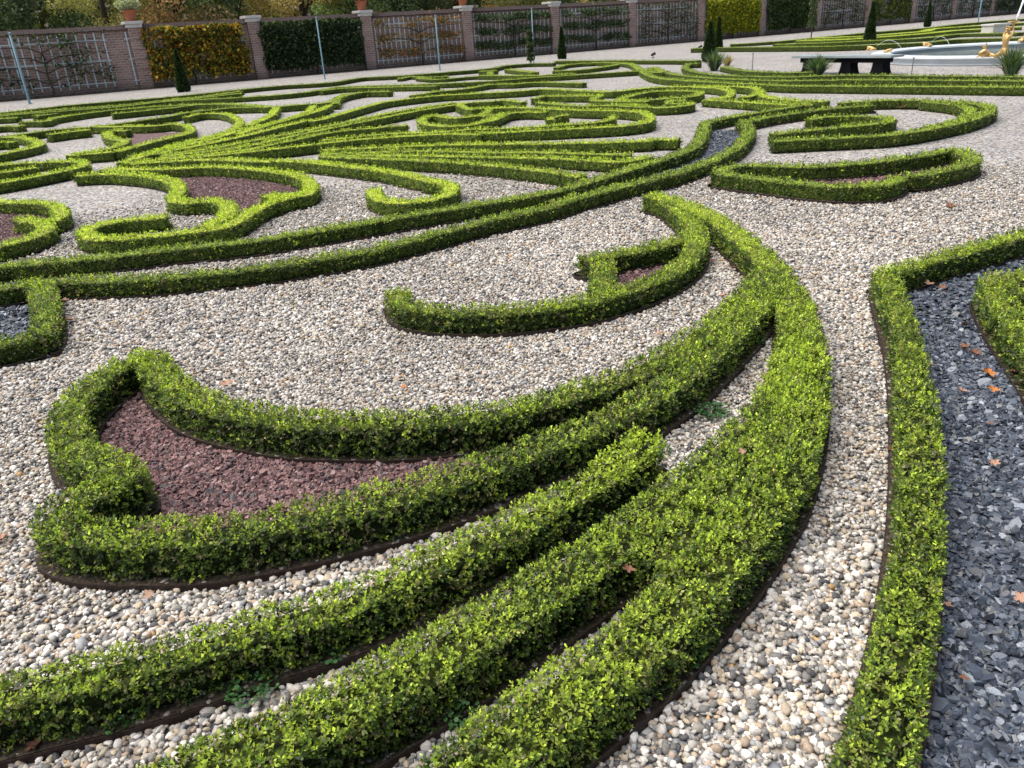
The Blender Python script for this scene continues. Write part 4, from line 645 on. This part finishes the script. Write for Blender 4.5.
climber(3, 'almost bare espalier of upright twigs left of the bright yellow climber', 2300, DKG + ORB, [3, 2, 3, .5, 1, 0, 1, 1], .5, 0, .10)
climber(4, 'bright lemon yellow and lime climber behind the twin yews', 9500, BYL, [4, 3, 2.5, 1.5], .95, 0, .13)
climber(5, 'mid green dense climber right of the yellow one', 8000, [(.05, .09, .03), (.10, .16, .05), (.03, .05, .02)], [3, 3, 2], .85, 0, .13)
climber(6, 'nearly leafless espalier right of the ivy clad post', 2200, DKG + ORB, [3, 2, 3, .5, 1, 0, 1, 1], .45, 0, .11)
climber(7, 'patchy light green climber behind the tall cone yew', 3800, BYL + DKG, [.7, 1.2, 2, 2, 2, 2, 2, 0], .6, 0, .13)
climber(8, 'bare espalier with a few dark leaves beside the slim yew', 1800, DKG, [3, 2, 3, .3], .45, 0, .11)
climber(9, 'bare espalier before the last tall post', 1800, DKG, [3, 2, 3, .3], .4, 0, .11)
climber(10, 'dull green espalier at the far right above the fountain statue', 3500, DKG, [3, 3, 3, .3], .6, 0, .12)

# terracotta pots on three pillars
for k, lab, hue in ((-2, 'terracotta pot with a bushy grey green plant on the leftmost visible pillar', (.42, .46, .32)), (0, 'terracotta pot on the pillar right of the dark green climber', (.16, .20, .09)), (1, 'terracotta pot on the pillar right of the orange brown espalier', (.18, .22, .10))):
    root = empty('terracotta_pot', wp(k * SP + (.85 if k == -2 else 0), .16, 2.731), WA); tag(root, lab, 'plant pot', 'terracotta pots on the wall pillars')
    bm = bmesh.new(); rr_ = lathe(bm, [(.001, 0), (.17, 0), (.19, .02), (.20, .10), (.25, .34), (.26, .36), (.29, .37), (.30, .44), (.28, .45), (.26, .40), (.001, .39)], 24); bm_obj('pot', bm, M['terracotta'], root, True)
    n = 1500; P = rng.normal(0, 1, (n, 3)); P = nrm(P) * (rng.random(n)**.4)[:, None] * np.array([.52, .52, .24]) + np.array([0, 0, .64]); P[:, 2] = np.maximum(P[:, 2], .42)
    V, F, C = leaf_cloud(P, nrm(P - np.array([0, 0, .5])), .09, [hue, tuple(x * .5 for x in hue), tuple(x * 1.5 for x in hue)], [3, 2, 2], .6); fast_mesh('plant', V, F, M['tree_leaf'], C, parent=root)

# tall posts by the wall
def post(x, y, h, r, lab):
    root = empty('metal_post', (x, y, 0)); tag(root, lab, 'post', 'tall pale blue posts before the wall')
    bm = bmesh.new(); lathe(bm, [(r * 1.02, 0), (r, .02), (r, h), (r * .1, h + .01)], 12); bm_obj('pole', bm, M['blue'], root, True)
    bm = bmesh.new(); lathe(bm, [(.001, h + .012), (r * 1.4, h + .012), (r * 1.4, h + .05), (.001, h + .07)], 12); bm_obj('finial', bm, M['blue'], root)
    bm = bmesh.new(); lathe(bm, [(.001, .02), (r * 2.2, .02), (r * 2.2, 0.0)], 12); bm_obj('base_plate', bm, M['blue'], root)
for a in POSTS: post(*a)
def rod(x, y, h, lab):
    root = empty('marker_rod', (x, y, 0)); tag(root, lab, 'rod', 'thin metal rods in the gravel')
    bm = bmesh.new(); tube(bm, [(0, 0, 0), (0, 0, h)], .012, 6); bm_obj('shaft', bm, M['grey_metal'], root)
    bm = bmesh.new(); tube(bm, [(0, 0, h + .001), (0, 0, h + .03)], .02, 8); bm_obj('cap', bm, M['grey_metal'], root)
for a in RODS: rod(*a)

# clipped cones of yew
def cone(x, y, h, r, lab, n=5200, pal=None, p=1.):
    root = empty('clipped_yew', (x, y, 0)); tag(root, lab, 'yew', 'clipped evergreens standing in the parterre')
    bm = bmesh.new(); tube(bm, [(0, 0, 0), (0, 0, h * .9)], [.035, .01], 7); bm_obj('trunk', bm, M['trunk'], root)
    t = rng.random(n)**1.35; an = rng.random(n) * 6.283; rr = r * np.clip((1 - t)**p * (.72 + 1.1 * np.minimum(t, .12) / .12 * .26), 0, 1) * (.82 + .18 * rng.random(n)) * (1 + .10 * bumps(np.cos(an) * .1, np.sin(an) * .1, t * .3))
    P = np.stack([rr * np.cos(an), rr * np.sin(an), .04 + t * (h - .04)], 1); Nn = nrm(np.stack([np.cos(an), np.sin(an), .5 + 0 * an], 1))
    V, F, C = leaf_cloud(P, Nn, .065, pal or [(.022, .05, .016), (.04, .085, .025), (.012, .025, .01), (.07, .12, .035)], [3, 3, 2, 1], .45); fast_mesh('foliage', V, F, M['tree_leaf'], C, parent=root)
    # dark inside so the cone is not see-through
    bm = bmesh.new(); lathe(bm, [(.001, .05), (r * .68, .06), (r * .78, h * .12), (r * .72 * (1 - .5**1), h * .5), (.001, h * .92)], 12); bm_obj('inner_mass', bm, M['core'], root)
for a in CONES: cone(*a)
# ivy-like shrubs round stakes
def standard(x, y, h, lab, r=.16):
    root = empty('slender_shrub', (x, y, 0)); tag(root, lab, 'shrub')
    bm = bmesh.new(); tube(bm, [(0, 0, 0), (.02, 0, h * .5), (0, .01, h)], [.035, .025, .012], 7); bm_obj('stem', bm, M['trunk'], root)
    n = 1500; t = rng.random(n) * .82 + .18; an = rng.random(n) * 6.283; rr = r * (1.15 - .5 * t) * np.sqrt(rng.random(n)) * (1 + .5 * bumps(t, an * .03, 0)); P = np.stack([rr * np.cos(an), rr * np.sin(an), t * h], 1)
    V, F, C = leaf_cloud(P, nrm(P * np.array([1, 1, .1])), .07, [(.05, .09, .03), (.09, .14, .05), (.03, .04, .02), (.2, .2, .12)], [3, 3, 2, 1], .6); fast_mesh('foliage', V, F, M['tree_leaf'], C, parent=root)
for a in STANDARDS: standard(*a)
# sword leaved clumps
def iris(x, y, r, h, n, lab, pal=((.06, .12, .05), (.10, .17, .08), (.20, .24, .13), (.035, .07, .03))):
    Vs, Cs = [], []
    for i in range(n):
        a = random.uniform(0, 6.283); lean = random.random()**.8; hh = h * random.uniform(.6, 1.15) * (1 - .25 * lean); w_ = random.uniform(.012, .022)
        b = Vector((math.cos(a), math.sin(a), 0)); base = b * r * .25 * random.random(); side = Vector((-b.y, b.x, 0)); tip = base + b * r * lean * 1.05 + Vector((0, 0, hh)); mid = base + b * r * lean * .4 + Vector((0, 0, hh * .62)); low = base + Vector((0, 0, .01))
        Vs += [low - side * w_, low + side * w_, mid + side * w_, mid - side * w_, mid - side * w_, mid + side * w_, tip + side * .002, tip - side * .002]
        c = np.array(random.choice(pal)) * random.uniform(.8, 1.3); Cs += [c] * 8
    V = np.array([v[:] for v in Vs]); F = np.arange(len(V)).reshape(-1, 4)
    o = fast_mesh('iris_clump', V, F, M['tree_leaf'], np.array(Cs)); o.location = (x, y, 0); tag(o, lab, 'plant')
for a in IRIS: iris(*a)
iris(*DRY, pal=((.42, .34, .18), (.30, .25, .12), (.2, .2, .09)))

# garden spotlights
for x, y, lab in SPOTS:
    root = empty('garden_spotlight', (x, y, 0), .6); tag(root, lab, 'spotlight', 'small black spotlights on the path edge')
    bm = bmesh.new(); tube(bm, [(0, 0, 0), (0, 0, .15)], .015, 6); box(bm, -.05, .05, -.05, .05, 0, .02); bm_obj('stake', bm, M['black'], root)
    bm = bmesh.new(); tube(bm, [(-.10, 0, .12), (-.07, 0, .13), (.08, 0, .17), (.10, 0, .18)], [.04, .05, .06, .065], 12); bm_obj('lamp_head', bm, M['black'], root)

# ------------------------------------------------------------------ stone bench
bx, by, bw, ba = BENCH
root = empty('stone_bench', (bx, by, 0), ba); tag(root, 'long dark stone bench on gravel in front of the fountain basin', 'bench')
bm = bmesh.new(); box(bm, -bw / 2, bw / 2, -.27, .27, .40, .455, .008); bm_obj('seat', bm, M['bench_top'], root)
bm = bmesh.new(); box(bm, -bw / 2 + .22, bw / 2 - .22, -.17, .17, .285, .397, .004); bm_obj('apron', bm, M['bench'], root)
for x in (-bw / 2 + .45, .15, bw / 2 - .42):
    bm = bmesh.new(); vs = []
    for z, hw in ((0, .20), (.03, .20), (.10, .165), (.2, .14), (.283, .135)):
        vs.append([bm.verts.new((x + sx * hw, sy * .16, z)) for sx, sy in ((-1, -1), (1, -1), (1, 1), (-1, 1))])
    for q, w_ in zip(vs, vs[1:]):
        for k in range(4): bm.faces.new((q[k], q[(k + 1) % 4], w_[(k + 1) % 4], w_[k]))
    bm.faces.new(vs[0]); bm.faces.new(vs[-1]); bm_obj('leg', bm, M['bench'], root)

# ------------------------------------------------------------------ fountain
fx, fy, fr = 15.1, 24.6, 3.85
root = empty('fountain_basin', (fx, fy, 0)); tag(root, 'low round blue grey marble fountain basin filled with water', 'fountain')
bm = bmesh.new(); lathe(bm, [(fr - .12, 0), (fr - .1, .02), (fr - .16, .06), (fr - .16, .14), (fr - .02, .165), (fr, .19), (fr - .01, .225), (fr - .10, .24), (fr - .50, .235), (fr - .56, .215), (fr - .57, .17), (fr - .50, .14), (fr - .50, .0)], 96); bm_obj('rim', bm, M['marble'], root, False)
t = NT('basin_water'); nz = t.n('TexNoise', {'Vector': t.n('TexCoord').outputs['Object'], 'Scale': 5., 'Detail': 4.}); bp = t.n('Bump', {'Strength': .3, 'Distance': .03, 'Height': nz.outputs[0]})
wm = t.done(t.n('BsdfPrincipled', {'Base Color': (.10, .13, .11, 1), 'Roughness': .06, 'Specular IOR Level': .6, 'Normal': bp.outputs[0]}).outputs[0])
bm = bmesh.new(); bmesh.ops.create_circle(bm, cap_ends=True, segments=96, radius=fr - .505)
for v in bm.verts: v.co.z = .10
bm_obj('water', bm, wm, root)
# gilded triton kneeling on the near rim, blowing a shell trumpet
sx_, sy_ = STATUE
t_root = empty('gilded_statue', (sx_, sy_, .236), R(200)); t_root.scale = (.9, .72, .97); tag(t_root, 'gilded merman figure rearing up on the near basin rim with shell held to the sky', 'statue')
def skin_obj(name, pts, edges, rads, mat, parent, sub=2):
    me = bpy.data.meshes.new(name); me.from_pydata(pts, edges, []); me.materials.append(mat)
    o = bpy.data.objects.new(name, me); link(o, parent); sk = o.modifiers.new('skin', 'SKIN'); me.skin_vertices.new() if not me.skin_vertices else None
    for i, r in enumerate(rads): me.skin_vertices[0].data[i].radius = (r, r) if not isinstance(r, tuple) else r
    me.skin_vertices[0].data[0].use_root = True
    sd = o.modifiers.new('sub', 'SUBSURF'); sd.levels = sd.render_levels = sub
    return o
P_ = [(0, 0, .17), (.02, 0, .27), (.05, 0, .36), (.05, 0, .46), (.04, 0, .53), (.02, 0, .575), (.0, 0, .64), (-.04, 0, .70),      # pelvis .. head
      (.05, .10, .48), (-.02, .15, .55), (-.09, .07, .66), (-.11, .03, .70),       # arm
      (.05, -.10, .48), (.0, -.16, .55), (-.08, -.08, .64), (-.11, -.03, .68),
      (.05, .09, .12), (.0, .16, .05), (-.12, .2, .03),                            # thigh into fish tail
      (.05, -.09, .12), (.10, -.20, .05), (.02, -.36, .05), (.06, -.50, .10), (.12, -.60, .20)]
E_ = [(0, 1), (1, 2), (2, 3), (3, 4), (4, 5), (5, 6), (6, 7), (3, 8), (8, 9), (9, 10), (10, 11), (3, 12), (12, 13), (13, 14), (14, 15), (0, 16), (16, 17), (17, 18), (0, 19), (19, 20), (20, 21), (21, 22), (22, 23)]
Rr = [.085, .075, .085, .10, .07, .04, .06, .045, .045, .035, .027, .022, .045, .035, .027, .022, .07, .05, .025, .075, .06, .045, .03, .015]
skin_obj('body', P_, E_, Rr, M['gold'], t_root)
bm = bmesh.new(); lathe(bm, [(.012, .66), (.03, .74), (.05, .80), (.16, .825), (.17, .84), (.15, .845), (.04, .825), (.001, .82)], 20, -.12, 0); bm_obj('shell_trumpet', bm, M['gold'], t_root, True)
bm = bmesh.new()
for s_, a0 in ((1, -.5), (1, .3), (1, 1.)):
    q = [(.12, -.6, .2), (.12 + .10 * math.cos(a0 + 1.2), -.6 - .16 * math.cos(a0), .2 + .16 * math.sin(a0)), (.15, -.6 - .22 * math.cos(a0 + .25), .2 + .2 * math.sin(a0 + .25)), (.12, -.6 - .12 * math.cos(a0 + .6), .2 + .12 * math.sin(a0 + .6))]
    vs = [bm.verts.new(p) for p in q]; ex = [bm.verts.new((p[0] + .02, p[1], p[2])) for p in q]
    bm.faces.new(vs); bm.faces.new(ex[::-1])
    for k in range(4): bm.faces.new((vs[k], vs[(k + 1) % 4], ex[(k + 1) % 4], ex[k]))
bm_obj('tail_fin', bm, M['gold'], t_root)
bm = bmesh.new(); pr = random.Random(3)
for i in range(26):
    a = pr.uniform(0, 6.28); bmesh.ops.create_icosphere(bm, subdivisions=1, radius=pr.uniform(.016, .03), matrix=Matrix.Translation((.03 + .05 * math.cos(a), .055 * math.sin(a), pr.uniform(.6, .72))))
bm_obj('hair', bm, M['gold'], t_root, True)
def jet(name, p0, v0, n, lab, r=.012, stop=0.):
    pts = []; p = Vector(p0); v = Vector(v0)
    for i in range(n):
        pts.append(p.copy()); p += v * .03; v.z -= 9.8 * .03
        if p.z < stop: break
    bm = bmesh.new(); tube(bm, pts, [r * (1 + .5 * math.sin(i * 1.7) * .4 + i * .03) for i in range(len(pts))], 8)
    return tag(bm_obj(name, bm, M['white_water'], smooth=True), lab, 'water jet', kind=None)
jx = Vector((sx_ + .12, sy_ - .03, .236 + .84))
jet('water_jet', jx, (1.5, 1.5, 3.4), 26, 'white arc of water spouting from the shell of the gilded merman', .022, .12)
# small gilded frogs and lizards on the rim with thin jets
def rim_creature(k, x, y, rz, lab, s=1., jlab=None):
    root = empty('gilded_frog', (x, y, .238), rz); tag(root, lab, 'gilded animal', 'small gilded animals on the basin rim')
    P = [(-.12, 0, .05), (0, 0, .09), (.10, 0, .12), (.17, 0, .14), (-.10, .11, .05), (-.02, .15, .01), (-.10, -.11, .05), (-.02, -.15, .01), (.08, .08, .05), (.14, .11, .01), (.08, -.08, .05), (.14, -.11, .01), (-.20, 0, .03)]
    skin_obj('body', [tuple(c * s for c in p) for p in P], [(0, 1), (1, 2), (2, 3), (0, 4), (4, 5), (0, 6), (6, 7), (2, 8), (8, 9), (2, 10), (10, 11), (0, 12)], [r * s for r in (.06, .07, .055, .04, .035, .02, .035, .02, .025, .016, .025, .016, .02)], M['gold'], root)
    if jlab:
        dv = Vector((fx - x, fy - y, 0)).normalized()
        jet('thin_water_jet', (x + dv.x * .2 * s, y + dv.y * .2 * s, .24 + .14 * s), (dv.x * 1.9, dv.y * 1.9, 1.7), 16, jlab, .0035, .11)
for a in CREATURES: rim_creature(*a)
x, y = BLOCK
root = empty('stone_pedestal', (x, y, 0), .3); tag(root, 'pale low stone pedestal in the second parterre behind the statue', 'pedestal')
bm = bmesh.new(); box(bm, -.55, .55, -.4, .4, 0, .12, .01); box(bm, -.45, .45, -.32, .32, .123, .42, .01); bm_obj('plinth', bm, M['cap'], root)
bm = bmesh.new(); box(bm, -.5, .5, -.36, .36, .423, .50, .015); bm_obj('top_slab', bm, M['cap'], root)

# ------------------------------------------------------------------ trees behind the wall
AUT = {'yellow brown': [(.30, .22, .05), (.20, .17, .05), (.36, .27, .07), (.10, .10, .03)], 'mid green': [(.07, .12, .03), (.11, .17, .045), (.04, .07, .02), (.20, .22, .06)],
 'dark green': [(.035, .07, .025), (.06, .10, .035), (.02, .04, .015), (.10, .12, .04)], 'olive': [(.13, .15, .04), (.19, .19, .05), (.08, .09, .03), (.26, .20, .06)], 'rusty': [(.25, .14, .05), (.16, .12, .04), (.30, .2, .07), (.08, .08, .03)]}
def tree(k, x, y, hue, lab, H=8., Rd=3.2, n=17000):
    root = empty('broadleaf_tree', wp(x, y), WA); tag(root, lab, 'tree', 'autumn trees behind the garden wall')
    bm = bmesh.new(); tube(bm, [(0, 0, 0), (.1, .05, 1.5), (0, 0, 3.5), (.1, 0, H * .8)], [.22, .17, .13, .04], 9)
    cl = []
    for i in range(26):
        a = random.uniform(0, 6.283); z = random.uniform(1.2, H * .85); rr = Rd * random.uniform(.25, .85) * (1 - .5 * abs(z / H - .45)); c = Vector((rr * math.cos(a), rr * math.sin(a), z + .5)); cl.append((c, random.uniform(.7, 1.25)))
        if i % 2 == 0: tube(bm, [(0, 0, max(.6, z - 1)), tuple(c * .5 + Vector((0, 0, (z - .6) * .5))), tuple(c)], [.06, .04, .012], 6)
    bm_obj('trunk', bm, M['trunk'], root)
    idx_ = rng.integers(0, len(cl), n); cc = np.array([cl[i][0][:] for i in idx_]); rs = np.array([cl[i][1] for i in idx_])
    dd = nrm(rng.normal(0, 1, (n, 3))); P = cc + dd * (rs * rng.random(n)**.35)[:, None] * np.array([1, 1, .7]); P[:, 2] = np.maximum(P[:, 2], .5)
    V, F, C = leaf_cloud(P, dd, .125, [tuple(.75 * x + .25 * sum(c) / 3 for x in c) for c in AUT[hue]], [3, 3, 2.5, 1.2], .55); 
    ton = np.repeat(np.array([random.uniform(.6, 1.35) for _ in cl])[idx_], 4)[:, None]; fast_mesh('crown', V, F, M['tree_leaf'], C * ton * 2.3, parent=root)
hs = ['yellow brown', 'mid green', 'dark green', 'olive', 'rusty', 'dark green', 'yellow brown', 'mid green', 'dark green', 'rusty', 'olive', 'dark green', 'mid green', 'yellow brown']
TLAB = ['yellow brown autumn tree behind the wall at the left photo edge', 'mid green tree behind the wall left of the first potted pillar', 'dark green tree behind the pillar with the bushy pot', 'olive tree behind the wall above the orange vine',
 'rust tinged tree behind the wall above the dark green climber', 'dark green tree behind the wall left of the second pot', 'yellow brown tree behind the wall above the half bare espalier', 'mid green tree behind the wall beside the third pot',
 'dark tree behind the wall right of the third pot', 'rusty tree behind the first tiered espalier', 'olive tree behind the wall at top middle', 'dark green tree beyond the middle pillars', 'mid green tree beyond the yellow climber', 'yellow brown tree behind the right part of the wall']
for i, hue in enumerate(hs): tree(i, -21 + i * 3.3 + random.uniform(-.5, .5), 4.2 + (i % 2) * 1.6, hue, TLAB[i])
# distant wood closing the view behind the trees
n = 60000; P = np.stack([rng.uniform(-75, 95, n), rng.uniform(0, 7, n), rng.random(n)**.8 * 12], 1); P[:, 2] *= .75 + .3 * bumps(P[:, 0] * .02, 0, 0)
ca, sa = math.cos(WA), math.sin(WA); Pw = np.stack([WX + P[:, 0] * ca - (P[:, 1] + 13) * sa, WY + P[:, 0] * sa + (P[:, 1] + 13) * ca, P[:, 2]], 1)
V, F, C = leaf_cloud(Pw, np.tile([sa, -ca, .3], (n, 1)), .55, AUT['mid green'] + AUT['olive'] + AUT['dark green'], [1] * 12, .6)
tag(fast_mesh('woodland', V, F, M['tree_leaf'], C), 'distant mixed woodland behind the garden wall', 'woodland', kind='stuff')
